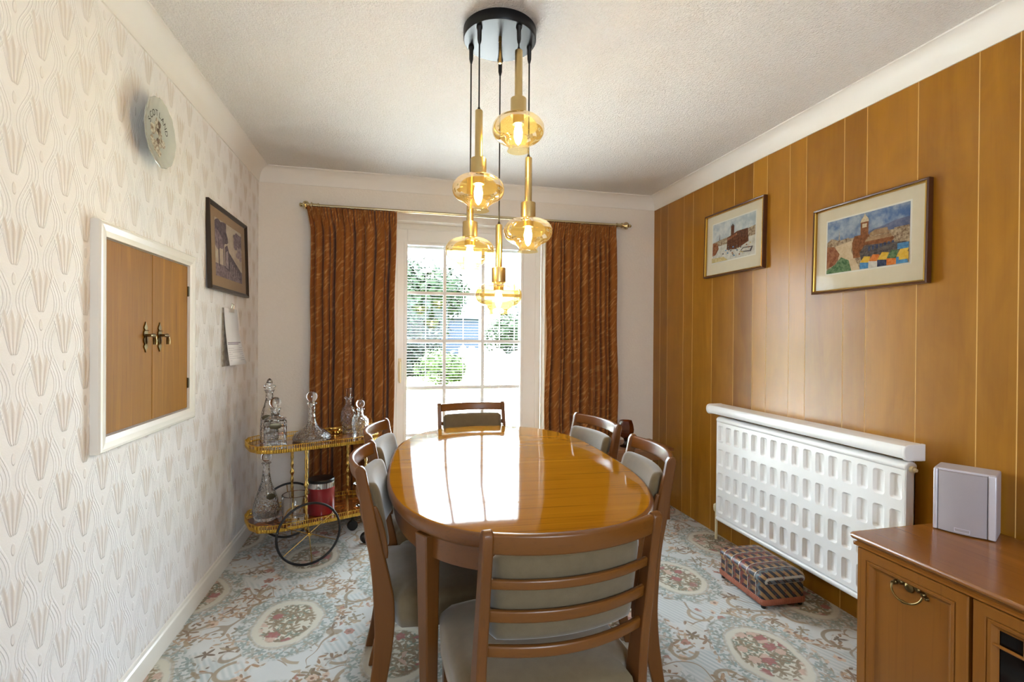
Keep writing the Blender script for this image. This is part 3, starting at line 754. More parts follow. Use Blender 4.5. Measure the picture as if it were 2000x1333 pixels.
# glass plate
PT = wall_thing('glass_plate', 'scalloped pale glass souvenir plate printed SCOTLAND, hung on the papered wall', 'plate', 'L', 2.085, 2.002)
def scal(a): return 1+0.035*math.cos(8*a)**2*(1 if math.cos(8*a) > 0 else 0.3)
m = MB(); R = []
for r, yy in ((0.001, -0.036), (0.085, -0.036), (0.105, -0.041), (0.122, -0.048), (0.124, -0.046), (0.106, -0.038), (0.086, -0.032), (0.001, -0.032)):
    R.append([(r*(scal(2*PI*k/96) if r > 0.1 else 1)*math.cos(2*PI*k/96), yy, r*(scal(2*PI*k/96) if r > 0.1 else 1)*math.sin(2*PI*k/96)) for k in range(96)])
m.rings(R)
M['plate_glass'] = mat('frosted_plate_glass', None, (234, 238, 228), 0.12, trans=0.45, ior=1.45, coat=0.5)
pl_ = m.build('plate_dish', M['plate_glass'], PT)
def blob(cx, cz, r, seed, n=26, sx=1.0, jag=0.35):
    return [(cx+sx*r*math.cos(2*PI*k/n)*(1+jag*mnoise.noise(Vector((math.cos(2*PI*k/n)*1.6+seed, math.sin(2*PI*k/n)*1.6, seed*3.1)))*1.6), cz+r*math.sin(2*PI*k/n)*(1+jag*mnoise.noise(Vector((math.cos(2*PI*k/n)*1.6+seed, math.sin(2*PI*k/n)*1.6, seed*3.1)))*1.6)) for k in range(n)]
M['map_ink'] = flat('brown_map_print', (120, 100, 84), (196, 190, 172), 90)
M['map_dark'] = flat('dark_map_print', (70, 56, 48), (120, 104, 90), 120)
m = MB()
for i, (cx, cz, r, sx) in enumerate(((0.0, 0.052, 0.030, 1.0), (-0.038, 0.022, 0.022, 1.1), (0.018, 0.014, 0.022, 0.8), (0.036, -0.012, 0.026, 1.0), (-0.012, -0.042, 0.026, 1.2), (0.012, -0.066, 0.014, 1.2), (-0.045, -0.02, 0.014, 0.9))):
    m.prism(blob(cx, cz*0.85-0.016, r*0.85, i*2.3+1, sx=sx), -0.0366-0.0001*i, -0.0361)
for i, (cx, cz, r) in enumerate(((0.004, 0.03, 0.010), (0.0, -0.014, 0.011), (0.01, 0.058, 0.012))):
    m.prism(blob(cx, cz*0.85-0.016, r*0.9, i*5.3+9), -0.0374-0.0001*i, -0.0362, mi=1)
m.build('map_print', [M['map_ink'], M['map_dark']], pl_, smooth=False)
def text_mesh(m, s, size, place, depth=0.0006, mi=0):
    for i, ch in enumerate(s):
        if ch == ' ': continue
        cu = bpy.data.curves.new('glyph', 'FONT'); cu.body = ch; cu.size = size; cu.align_x = 'CENTER'; cu.align_y = 'CENTER'
        ob = bpy.data.objects.new('glyph', cu); COL.objects.link(ob)
        dg = bpy.context.evaluated_depsgraph_get(); me = bpy.data.meshes.new_from_object(ob.evaluated_get(dg))
        Mx = place(i)
        m.add([tuple(Mx @ Vector((v.co.x, 0, v.co.y))) for v in me.vertices], [tuple(pp.vertices) for pp in me.polygons], mi)
        bpy.data.objects.remove(ob); bpy.data.curves.remove(cu); bpy.data.meshes.remove(me)
m = MB()
def arc(i):
    a = math.radians(70-i*(140/7))
    return Matrix.Translation((0.070*math.sin(-a), -0.0380, 0.070*math.cos(a))) @ Matrix.Rotation(-a, 4, 'Y')
text_mesh(m, 'SCOTLAND', 0.031, arc)
m.build('lettering', flat('black_lettering', (40, 34, 30), (50, 44, 38)), pl_, smooth=False)
for za, zb_ in ((0.11, 0.10),):
    m = MB(); m.tube([(0, -0.001, za), (0, -0.034, zb_)], 0.002, 6); m.build('plate_hook', M['old_brass'], PT)

# framed prints ------------------------------------------------------------
PROF_DARK = ([(0.0, -0.003), (0.0, -0.020), (0.004, -0.024), (0.010, -0.022), (0.014, -0.018), (0.020, -0.016), (0.022, -0.012), (0.022, -0.003)], 0)
def picture(name, label, side, y, z, wd, hg, dark, mount, margins, draw, group=None, lean=0.0):
    t = wall_thing(name, label, 'picture', side, y, z, group)
    t.rotation_euler = (lean, 0, PI/2 if side == 'L' else -PI/2)
    if dark:
        m = MB(); frame_rings(m, wd, hg, PROF_DARK[0]); fr = m.build('frame', M['dark_frame'], t, smooth=False); fi = 0.021
        by = -0.012
    else:
        m = MB()
        frame_rings(m, wd, hg, [(0.0, -0.003), (0.0, -0.026), (0.003, -0.029), (0.008, -0.027), (0.009, -0.003)], 0)
        frame_rings(m, wd-0.0176, hg-0.0176, [(0.0, -0.004), (0.0, -0.026), (0.003, -0.028), (0.006, -0.024), (0.007, -0.004)], 1)
        fr = m.build('frame', [M['brown_frame'], M['gilt']], t, smooth=False); fi = 0.015; by = -0.014
    m = MB(); m.box((-wd/2+fi-0.002, by+0.001, -hg/2+fi-0.002), (wd/2-fi+0.002, -0.004, hg/2-fi+0.002)); m.build('mount', mount, t, smooth=False)
    l, r_, b, tp = margins
    x0, x1, z0, z1 = -wd/2+l, wd/2-r_, -hg/2+b, hg/2-tp
    m = MB(); m.box((x0-0.007, by+0.0004, z0-0.007), (x1+0.007, by+0.002, z1+0.007)); m.build('mount_edge', M['mount_white'] if not dark else mount, t, smooth=False)
    layers = draw(); mats = []; m = MB()
    for i, (poly, mt) in enumerate(layers):
        if mt not in mats: mats.append(mt)
        yy = by-0.00012*i
        m.add([(x0+(x1-x0)*min(1, max(0, u)), yy, z0+(z1-z0)*min(1, max(0, v))) for u, v in poly], [tuple(range(len(poly)))], mats.index(mt))
    m.build('print', mats, t, smooth=False)
    m = MB(); gz = by-0.005 if not dark else by-0.0035
    m.add([(-wd/2+fi-0.001, gz, -hg/2+fi-0.001), (wd/2-fi+0.001, gz, -hg/2+fi-0.001), (wd/2-fi+0.001, gz, hg/2-fi+0.001), (-wd/2+fi-0.001, gz, hg/2-fi+0.001)], [(0, 1, 2, 3)]); m.build('glazing', M['picture_glass'], t, smooth=False)
    return t
q4 = lambda a, b, c, d: [(a, b), (c, b), (c, d), (a, d)]
A = {k: flat('print_'+k, *v) for k, v in dict(
    blue_sky=((84, 116, 170), (176, 190, 206), 14), hills=((92, 104, 140), (128, 132, 160), 30), town=((120, 96, 76), (206, 188, 160), 70), brick=((112, 66, 40), (158, 104, 66), 60),
    roof=((150, 118, 88), (186, 160, 128), 50), dome=((196, 180, 150), (226, 212, 184), 60), road=((204, 180, 146), (222, 204, 176), 30), green=((62, 104, 70), (128, 158, 120), 60), russet=((130, 76, 54), (178, 124, 90), 55),
    yellow=((226, 180, 60), (240, 204, 96), 60), awn_blue=((64, 128, 190), (110, 168, 214), 60), awn_white=((206, 204, 200), (228, 226, 220), 60), orange=((214, 112, 52), (232, 150, 84), 60), navy=((44, 56, 92), (84, 96, 130), 60), slate=((70, 66, 72), (120, 112, 110), 70),
    grey_sky=((176, 190, 200), (220, 224, 224), 14), square=((196, 194, 186), (224, 222, 214), 40), maroon=((84, 50, 38), (126, 82, 62), 70), speck=((60, 56, 60), (150, 140, 130), 90), straw=((196, 176, 120), (222, 206, 160), 60),
    sepia_sky=((196, 178, 160), (214, 200, 182), 20), violet=((70, 56, 74), (116, 98, 112), 60), lilac=((140, 120, 132), (190, 172, 172), 60), mauve=((104, 86, 100), (160, 140, 146), 60)).items()}
def draw_big():
    L = [(q4(0, 0, 1, 1), A['blue_sky']), ([(0.5, 0.62), (0.6, 0.68), (0.72, 0.70), (0.85, 0.75), (1, 0.76), (1, 0.6), (0.5, 0.55)], A['hills'])]
    L += [(q4(0, 0.0, 1, 0.60), A['town']), ([(0, 0.60), (0.06, 0.66), (0.12, 0.63), (0.16, 0.60), (0.165, 0.80), (0.175, 0.60), (0.3, 0.62), (0.3, 0.5), (0, 0.5)], A['town'])]
    L += [([(0.12, 0.5), (0.36, 0.56), (0.33, 0.36), (0.45, 0.0), (0.16, 0.0), (0.16, 0.3)], A['road'])]
    L += [([(0, 0.52), (0.1, 0.5), (0.18, 0.34), (0.12, 0.16), (0, 0.10)], A['russet']), ([(0, 0.06), (0.12, 0.16), (0.2, 0.28), (0.3, 0.2), (0.34, 0.0), (0, 0)], A['green'])]
    L += [([(0.36, 0.22), (0.34, 0.5), (0.37, 0.62), (0.54, 0.62), (0.6, 0.40), (0.5, 0.22)], A['brick'])]
    L += [(q4(0.445, 0.6, 0.54, 0.84), A['brick']), ([(0.44, 0.84), (0.545, 0.84), (0.535, 0.90), (0.505, 0.95), (0.495, 1.0), (0.485, 0.95), (0.455, 0.90)], A['dome']), (q4(0.465, 0.74, 0.52, 0.81), A['dome'])]
    L += [([(0.46, 0.42), (0.52, 0.54), (0.80, 0.52), (0.84, 0.46), (0.8, 0.36), (0.5, 0.34)], A['brick']), ([(0.5, 0.48), (0.54, 0.56), (0.80, 0.54), (0.82, 0.48)], A['roof']), ([(0.56, 0.62), (0.62, 0.66), (0.76, 0.66), (0.78, 0.56), (0.56, 0.57)], A['roof'])]
    L += [([(0.44, 0.3), (0.5, 0.42), (0.84, 0.38), (0.97, 0.36), (0.97, 0.24), (0.46, 0.16)], A['slate'])]
    for i in range(7):
        x = 0.545+0.045*i; L.append((q4(x, 0.30+0.012*i, x+0.026, 0.385+0.004*i), A['navy']))
    L += [(q4(0.84, 0.5, 1, 0.62), A['town'])]
    cols = ['yellow', 'awn_blue', 'orange', 'awn_white', 'yellow', 'navy', 'green', 'orange', 'yellow', 'awn_blue']
    for i in range(5):
        x = 0.45+0.105*i
        L.append(([(x, 0.12), (x+0.05, 0.22+0.01*i), (x+0.13, 0.20+0.01*i), (x+0.10, 0.10)], A[cols[i*2]])); L.append(([(x, 0.0), (x, 0.12), (x+0.10, 0.10), (x+0.13, 0.0)], A[cols[i*2+1]]))
    L += [(q4(0.88, 0.24, 1, 0.34), A['awn_blue']), (q4(0.9, 0.06, 1, 0.18), A['yellow'])]
    return L
def draw_small():
    L = [(q4(0, 0, 1, 1), A['grey_sky']), (q4(0, 0, 1, 0.46), A['square']), ([(0, 0.52), (0.2, 0.56), (0.4, 0.58), (0.62, 0.66), (0.8, 0.64), (1, 0.68), (1, 0.45), (0, 0.40)], A['town'])]
    L += [([(0.165, 0.55), (0.175, 0.74), (0.185, 0.55)], A['slate']), ([(0, 0.52), (0.12, 0.50), (0.16, 0.34), (0.08, 0.2), (0, 0.18)], A['russet'])]
    L += [([(0.36, 0.26), (0.37, 0.56), (0.6, 0.66), (0.84, 0.66), (0.86, 0.34), (0.6, 0.22)], A['maroon']), (q4(0.455, 0.56, 0.53, 0.82), A['maroon']), ([(0.45, 0.82), (0.49, 0.88), (0.535, 0.82)], A['slate']), ([(0.37, 0.54), (0.6, 0.62), (0.6, 0.57), (0.37, 0.48)], A['russet'])]
    L += [([(0.66, 0.12), (0.74, 0.22), (0.96, 0.2), (0.92, 0.08)], A['slate']), ([(0.7, 0.14), (0.75, 0.2), (0.92, 0.18), (0.89, 0.11)], A['square'])]
    for i in range(26):
        x, z = rnd.uniform(0.18, 0.9), rnd.uniform(0.05, 0.32); L.append((q4(x, z, x+0.03, z+0.03), A[['speck', 'slate', 'straw', 'awn_blue', 'russet'][i % 5]]))
    L += [([(0, 0), (0.0, 0.12), (0.3, 0.1), (0.4, 0.0)], A['straw'])]
    return L
def draw_sepia():
    L = [(q4(0, 0, 1, 1), A['sepia_sky']), (q4(0, 0, 1, 0.22), A['mauve'])]
    L += [(blob(0.22, 0.80, 0.26, 3.0), A['violet']), (blob(0.10, 0.62, 0.16, 5.0), A['mauve']), (blob(0.85, 0.80, 0.20, 8.0), A['mauve']), (blob(0.9, 0.56, 0.13, 2.0), A['lilac'])]
    L += [(q4(0.10, 0.18, 0.135, 0.66), A['violet']), (q4(0.27, 0.2, 0.30, 0.7), A['violet'])]
    L += [([(0.33, 0.18), (0.33, 0.56), (0.42, 0.62), (0.48, 0.5), (0.95, 0.22), (0.97, 0.06), (0.6, 0.12)], A['violet']), ([(0.36, 0.2), (0.36, 0.48), (0.44, 0.52), (0.44, 0.19)], A['lilac'])]
    for i in range(6): L.append((q4(0.52+0.07*i, 0.12-0.006*i, 0.55+0.07*i, 0.34-0.038*i), A['lilac']))
    return L
picture('framed_print', 'larger framed town painting with coloured market awnings on the panelled wall', 'R', 1.765, 1.685, 0.545, 0.412, False, M['mount'], (0.075, 0.078, 0.092, 0.072), draw_big, 'town prints on the panelled wall', -0.02)
picture('framed_print', 'smaller framed town painting with grey sky on the panelled wall', 'R', 2.645, 1.866, 0.545, 0.412, False, M['mount'], (0.075, 0.078, 0.092, 0.072), draw_small, 'town prints on the panelled wall', -0.02)
picture('framed_photograph', 'sepia picture of trees and a building in a dark frame above the calendar', 'L', 2.985, 1.705, 0.63, 0.44, True, M['tan_mount'], (0.095, 0.095, 0.075, 0.070), draw_sepia, None, -0.03)
# calendar -------------------------------------------------------------------
CA = wall_thing('wall_calendar', 'white paper calendar on a bulldog clip, hung under the sepia picture', 'calendar', 'L', 3.02, 1.405)
m = MB(); m.box((-0.112, -0.006, -0.315), (0.112, -0.001, 0.0)); m.build('backing_sheets', flat('grey_card', (150, 140, 128), (186, 178, 168)), CA, smooth=False)
m = MB(); R = []
for k in range(9):
    t = k/8; R.append([(-0.11, -0.009-0.030*t*t-0.004*math.sin(t*PI), -0.31*t), (0.11, -0.009-0.052*t*t-0.004*math.sin(t*PI), -0.31*t)])
m.rings(R, False, False, closed=False); pg = m.build('page', M['paper'], CA)
md = pg.modifiers.new('thick', 'SOLIDIFY'); md.thickness = 0.0008
m = MB()
def pgpt(u, t): return (u, -0.0105-(0.041+0.10*u)*t*t-0.004*math.sin(t*PI), -0.31*t)
for t in (0.60, 0.625): m.add([pgpt(-0.10, t), pgpt(0.095 if t < .61 else 0.06, t), pgpt(0.095 if t < .61 else 0.06, t+0.012), pgpt(-0.10, t+0.012)], [(0, 1, 2, 3)])
for k in range(7):
    t = 0.70+0.036*k; m.add([pgpt(-0.10, t), pgpt(0.10, t), pgpt(0.10, t+0.003), pgpt(-0.10, t+0.003)], [(0, 1, 2, 3)])
m.build('printed_lines', M['ink'], pg, smooth=False)
m = MB(); m.box((-0.035, -0.018, -0.022), (0.035, 0.0, 0.002)); m.tube([(-0.02, -0.018, 0.0), (-0.022, -0.022, 0.022), (0.0, -0.014, 0.03), (0.022, -0.022, 0.022), (0.02, -0.018, 0.0)], 0.0018, 8); m.build('bulldog_clip', M['chrome'], CA)

# ================================================================ radiator
RD = thing('radiator', 'white embossed panel radiator on the panelled wall', 'radiator', (XR, 2.105, 0), -PI/2)
RW, RZ0, RZ1 = 1.17, 0.128, 0.778
m = MB(); nc, nr = 16, 4; px0 = -RW/2+0.004; pitch = (RW-0.008)/nc; zb, zt = 0.165, 0.745; ph_ = (zt-zb)/nr
fy = -0.084
for i in range(nc):
    for j in range(nr):
        x0, x1 = px0+pitch*i, px0+pitch*(i+1); z0, z1 = zb+ph_*j, zb+ph_*(j+1)
        hx0, hx1, hz0_, hz1_ = x0+0.011, x1-0.011, z0+0.021, z1-0.021
        hole = rrect(hx0, hz0_, hx1, hz1_, 0.013, 5)
        cell = []
        for k, (a, b) in enumerate(hole):
            c, kk = divmod(k, 5)
            ex = x1 if c in (0, 3) else x0; ez = z1 if c in (0, 1) else z0
            if kk == 2: cell.append((ex, ez))
            elif (kk < 2) == (c in (0, 2)): cell.append((ex, b))
            else: cell.append((a, ez))
        n1 = rrect(hx0+0.002, hz0_+0.002, hx1-0.002, hz1_-0.002, 0.012, 5); n2 = rrect(hx0+0.007, hz0_+0.006, hx1-0.007, hz1_-0.006, 0.009, 5); n3 = rrect(hx0+0.010, hz0_+0.009, hx1-0.010, hz1_-0.009, 0.007, 5)
        m.rings([[(a, fy, b) for a, b in cell], [(a, fy, b) for a, b in hole], [(a, fy+0.002, b) for a, b in n1], [(a, fy+0.011, b) for a, b in n2], [(a, fy+0.013, b) for a, b in n3]], False, True)
fp = m.build('front_panel', M['radiator'], RD, angle=40)
m = MB()
m.rings([[(x, -0.052+0.030*math.cos(a)-0.006, 0.757+0.021*math.sin(a)) for a in [2*PI*k/20 for k in range(20)]] for x in (-RW/2, RW/2)])
m.rings([[(x, -0.058+0.028*math.cos(a), 0.146+0.020*math.sin(a)) for a in [2*PI*k/20 for k in range(20)]] for x in (-RW/2, RW/2)])
m.build('header_tubes', M['radiator'], RD, bevel=0.004)
m = MB(); m.box((-RW/2, -0.083, zb-0.003), (-RW/2+0.004, -0.040, zt+0.003)); m.box((RW/2-0.004, -0.083, zb-0.003), (RW/2, -0.040, zt+0.003)); m.box((-RW/2, -0.045, zb), (RW/2, -0.040, zt))
m.build('back_panel', M['radiator'], RD, smooth=False)
for a_ in (-0.4, 0.37):
    m = MB(); m.box((a_, -0.04, 0.2), (a_+0.03, -0.002, 0.7)); m.build('wall_bracket', M['radiator'], RD)
for sx, zz in ((1, 0.752), (-1, 0.752)):
    m = MB(); m.tube([(sx*RW/2, -0.06, zz-0.003), (sx*(RW/2+0.012), -0.06, zz-0.003)], 0.013, 12); m.tube([(sx*(RW/2+0.012), -0.06, zz-0.003), (sx*(RW/2+0.022), -0.06, zz-0.003)], 0.007, 8); m.build('end_plug', M['cream_plastic'], RD)
m = MB(); m.tube([(-RW/2-0.0, -0.058, 0.146), (-RW/2-0.03, -0.058, 0.146)], 0.009, 10); m.tube([(-RW/2-0.03, -0.058, 0.17), (-RW/2-0.03, -0.058, 0.0)], 0.0085, 12); m.build('inlet_pipe', M['cream_plastic'], RD)
m = MB(); m.lathe([(0.009, 0.17), (0.017, 0.18), (0.019, 0.20), (0.017, 0.215), (0.010, 0.222)], 16, (-RW/2-0.03, -0.058, 0.0)); m.build('valve_cap', M['cream_plastic'], RD)
RS = thing('radiator_shelf', 'white moulded shelf fixed to the panelled wall just above the radiator', 'shelf', (XR, 2.138, 0.790), -PI/2)
prof = [(0.0, 0.055), (-0.085, 0.055), (-0.097, 0.051), (-0.104, 0.042), (-0.106, 0.028), (-0.104, 0.014), (-0.098, 0.003), (-0.090, 0.0), (-0.088, 0.004), (-0.095, 0.014), (-0.098, 0.028), (-0.094, 0.040), (-0.083, 0.047), (0.0, 0.047)]
m = MB(); m.rings([[(-0.615, y, z) for y, z in prof], [(0.615, y, z) for y, z in prof]]); m.build('shelf_board', M['radiator'], RS, angle=30)
cp = [(0.0, 0.057), (-0.085, 0.057), (-0.099, 0.052), (-0.106, 0.042), (-0.108, 0.028), (-0.106, 0.013), (-0.099, 0.001), (-0.088, -0.006), (-0.02, -0.010), (0.0, -0.010)]
for sx in (-1, 1):
    m = MB(); m.rings([[(sx*0.612, y, z) for y, z in cp], [(sx*0.628, y, z) for y, z in cp]]); m.build('end_cap', M['radiator'], RS, bevel=0.003)

# ================================================================ cabinet and speaker
CB = thing('sideboard', 'low brown wooden sideboard at the right edge, under the silver speaker', 'sideboard', (0, 0, 0))
CY1, CY0, CX0 = 1.362, -0.42, 1.552
m = MB(); tp = [(0.0, 0.0), (0.020, 0.0), (0.020, 0.006), (0.012, 0.010), (0.012, 0.016), (0.022, 0.020), (0.026, 0.026), (0.026, 0.032), (0.022, 0.037), (0.0, 0.037)]
R = []
for d, z in tp: R.append([(XR-0.004, CY0-d*0, 0.556+z), (CX0-d, CY0, 0.556+z), (CX0-d, CY1+d-0.012, 0.556+z), (CX0-d+0.012, CY1+d, 0.556+z), (XR-0.004, CY1+d, 0.556+z)])
m.rings(R[:]); m.build('cabinet_top', M['cab_top'], CB, angle=40)
m = MB()
m.box((CX0, CY1-0.022, 0.0), (XR-0.004, CY1, 0.556)); m.box((CX0, CY0, 0.0), (XR-0.004, CY0+0.02, 0.556)); m.box((XR-0.012, CY0, 0.0), (XR-0.004, CY1, 0.556)); m.box((CX0+0.004, CY0, 0.05), (XR-0.004, CY1, 0.07)); m.box((CX0+0.02, CY0, 0.0), (CX0+0.035, CY1, 0.05))
for yy in (1.000, 0.52, 0.02): m.box((CX0+0.002, yy, 0.05), (XR-0.02, yy+0.03, 0.556))
m.build('carcass', M['cab_v'], CB, smooth=False)
def cab_door(name, y1, y0, z0, z1, glazed):
    # frame-and-panel front facing -x, built in the yz plane
    ms = []
    st = 0.042; x = CX0
    m = MB()
    def fr(inset, xx): return [(xx, y1-inset, z0+inset), (xx, y0+inset, z0+inset), (xx, y0+inset, z1-inset), (xx, y1-inset, z1-inset)]
    R = [fr(0.0, x), fr(0.0, x-0.014), fr(0.003, x-0.018), (fr(0.030, x-0.018)), fr(0.033, x-0.014), fr(0.036, x-0.018), fr(0.043, x-0.017), fr(0.052, x-0.008), fr(0.056, x-0.006)]
    m.rings(R, False, not glazed)
    d = m.build(name, M['cab_v'], CB, smooth=False)
    return d
d1 = cab_door('flap_door', CY1-0.004, 1.024, 0.062, 0.551, False)
m = MB(); py, pz, pxx = 1.190, 0.492, CX0-0.0065
def rosette(cy, cz, r, h=0.006): m.lathe([(r, 0), (r*0.9, h*0.5), (r*0.5, h), (0.001, h*1.1)], 14, (0, 0, 0))
for dy_, dz_, r in ((0, 0.002, 0.016), (0.026, 0.008, 0.010), (-0.026, 0.008, 0.010), (0.042, 0.0, 0.008), (-0.042, 0.0, 0.008), (0.014, 0.017, 0.008), (-0.014, 0.017, 0.008), (0.052, -0.008, 0.006), (-0.052, -0.008, 0.006)):
    m.T = Matrix.Translation((pxx, py+dy_, pz+dz_)) @ Matrix.Rotation(-PI/2, 4, 'Y')
    rosette(0, 0, r, 0.009)
m.T = Matrix()
bk = m.build('handle_plate', M['old_brass'], d1)
m = MB(); m.tube([(pxx-0.012-0.014*math.sin(PI*k/20), py+0.046*math.cos(PI*k/20), pz-0.006-0.034*math.sin(PI*k/20)) for k in range(21)], lambda t: 0.0028+0.0022*math.exp(-((t-0.5)/0.05)**2), 10); m.build('bail_handle', M['old_brass'], d1)
d2 = cab_door('glazed_door', 1.014, 0.530, 0.062, 0.551, True)
m = MB(); m.box((CX0-0.004, 0.55, 0.09), (CX0-0.001, 0.99, 0.53)); m.build('dark_glass', mat('dark_glass', None, (18, 14, 12), 0.08), d2, smooth=False)
m = MB()
bx = CX0-0.011
def bar(a, b): m.tube([(bx, *a), (bx, *b)], 0.0045, 8)
yA, yZ, zA, zZ = 0.962, 0.582, 0.114, 0.499
c1, c2, e1, e2 = 0.90, 0.64, 0.455, 0.16
bar((yA+.01, e1), (c1, e1)); bar((c1, zZ+.01), (c1, e1)); bar((yZ-.01, e1), (c2, e1)); bar((c2, zZ+.01), (c2, e1)); bar((yA+.01, e2), (c1, e2)); bar((c1, zA-.01), (c1, e2))
bar((c1, e1), (0.77, 0.33)); bar((c2, e1), (0.77, 0.33)); bar((c1, e2), (0.77, 0.28)); bar((c2, e2), (0.77, 0.28)); bar((0.77, 0.33), (0.77, 0.28))
m.build('astragal_bars', M['cab_v'], d2)
cab_door('flap_door', 0.51, 0.05, 0.062, 0.551, False)
SP = thing('speaker', 'small silver box speaker with grey cloth grille standing on the sideboard', 'speaker', (1.935, 1.300, 0.5935), math.atan2(-0.139, 0.07))
# local x runs along the front, +y is the depth
m = MB(); m.box((-0.080, -0.048, 0.0), (0.080, 0.062, 0.216)); m.build('case', M['speaker'], SP, bevel=0.004)
for a_, b_ in ((-0.080, -0.068), (0.060, 0.080)):
    m = MB(); m.box((a_, -0.058, 0.002), (b_, -0.046, 0.214)); m.build('edge_strip', M['speaker_side'], SP, bevel=0.003)
m = MB(); R = []
for k in range(11):
    x = -0.066+0.124*k/10; b = -0.058-0.010*(1-((k-5)/5)**2)
    R.append([(x, b, 0.004), (x, b, 0.209), (x, -0.047, 0.209), (x, -0.047, 0.004)])
m.rings(R); gr = m.build('grille', M['cloth_grille'], SP)
m = MB(); frame_rings(m, 0.040, 0.013, [(0, 0), (0, -0.002), (0.0015, -0.002), (0.0015, 0)]); ob = m.build('badge', M['speaker_side'], gr, smooth=False); ob.location = (-0.002, -0.0672, 0.016)

# ================================================================ footstool
FS = thing('footstool', 'small boxy footstool in zigzag patterned fabric on the carpet by the radiator', 'footstool', (1.787, 2.112, 0), math.radians(-2))
def kilim(nt, P):
    x, y, z = sep(P)
    ax = y  # stripes across the length
    s_ = ax*1.0
    tri = lambda v, per: ((v/per).fract()-0.5).abs()*2.0
    zig = (s_*1.0+tri(x+z*1.0, 0.042)*0.018)
    k = (zig/0.058).fract()
    idx = (zig/0.058).floor(); 
    r1 = (idx*12.9898).sin()*43758.5453; r1 = r1.fract()
    c = mixc(r1.step(0.25, 0.3), srgb(112, 50, 40), srgb(84, 94, 98)); c = mixc(r1.step(0.55, 0.6), c, srgb(138, 76, 60)); c = mixc(r1.step(0.8, 0.85), c, srgb(96, 74, 60))
    inner = mixc(tri(x+z, 0.042).step(0.4, 0.6), srgb(22, 24, 40), srgb(150, 112, 64))
    c = mixc(k.band(0.5, 0.34)*0.9, c, inner); c = mixc(k.band(0.22, 0.10)*0.9, c, srgb(30, 28, 36))
    sk_ = (s_/0.058).fract(); c = mixc(sk_.band(0.05, 0.05)*0.85, c, srgb(178, 170, 156))
    fl, fc = voro(P, 38); c = mixc(fl.step(0.16, 0.24, 1, 0)*0.6, c, srgb(120, 50, 44))
    return dict(base=c, bump=(noise(P, 500, 2), 0.2, 0.001))
M['kilim'] = mat('kilim_fabric', kilim, rough=0.55, spec=0.4, coat=0.15)
M['rust'] = mat('rust_braid', lambda nt, P: dict(bump=((sep(P)[0]*600+sep(P)[1]*600).sin(), 0.4, 0.002)), (150, 84, 58), 0.7)
def rbox(m, hx, hy, rings, r=0.018, n=5):
    R = []
    for sc, z in rings:
        R.append([(a, b, z) for a, b in rrect(-hx+sc, -hy+sc, hx-sc, hy-sc, max(0.004, r-sc*0.5), n)])
    m.rings(R)
m = MB(); rbox(m, 0.112, 0.166, [(0.0, 0.044), (0.0, 0.118)]); m.build('upholstered_box', M['kilim'], FS)
m = MB(); rbox(m, 0.119, 0.173, [(0.004, 0.116), (-0.001, 0.121), (-0.002, 0.132), (0.003, 0.146), (0.014, 0.156), (0.034, 0.163), (0.06, 0.166), (0.1, 0.167)], 0.03); m.build('padded_lid', M['kilim'], FS, angle=60)
m = MB(); rbox(m, 0.118, 0.172, [(0.002, 0.018), (0.0, 0.022), (0.0, 0.040), (0.003, 0.045)]); m.build('base_braid', M['rust'], FS)
for sx in (-1, 1):
    for sy in (-1, 1):
        m = MB(); m.lathe([(0.009, 0.0), (0.012, 0.006), (0.012, 0.019)], 12, (sx*0.098, sy*0.15, 0)); m.build('foot', M['black_plastic'], FS)

# ================================================================ side table with goblet
ST = thing('side_table', 'small brown wooden side table in the far right corner behind the chairs', 'table', (1.655, 3.235, 0))
m = MB(); m.box((-0.235, -0.17, 0.478), (0.235, 0.17, 0.50)); m.build('table_top', M['side_wood'], ST, bevel=0.004)
m = MB(); m.box((-0.215, -0.155, 0.42), (0.215, -0.135, 0.478)); m.box((-0.215, 0.135, 0.42), (0.215, 0.155, 0.478)); m.box((-0.215, -0.155, 0.42), (-0.195, 0.155, 0.478)); m.box((0.195, -0.155, 0.42), (0.215, 0.155, 0.478)); m.build('apron', M['side_wood'], ST, bevel=0.002)
for sx in (-1, 1):
    for sy in (-1, 1):
        m = MB(); m.box((sx*0.2-0.016, sy*0.14-0.016, 0.0), (sx*0.2+0.016, sy*0.14+0.016, 0.43)); m.build('leg', M['side_wood'], ST, bevel=0.003)
GB = thing('goblet_vase', 'dark amber faceted glass goblet on the corner side table', 'vase', (1.578, 3.175, 0.50))
m = MB(); m.lathe([(0.043, 0.184), (0.052, 0.160), (0.058, 0.125), (0.056, 0.105), (0.040, 0.072), (0.016, 0.058), (0.001, 0.06), (0.03, 0.075), (0.049, 0.107), (0.051, 0.125), (0.045, 0.16), (0.038, 0.182)], 8, cap=False); m.build('bowl', M['amber_solid'], GB, smooth=False)
m = MB(); m.lathe([(0.0, 0.0), (0.040, 0.0), (0.040, 0.006), (0.020, 0.016), (0.012, 0.03), (0.012, 0.045), (0.018, 0.0575), (0.0, 0.0578)], 16); m.build('stem_foot', mat('black_glass', None, (24, 12, 8), 0.1), GB)

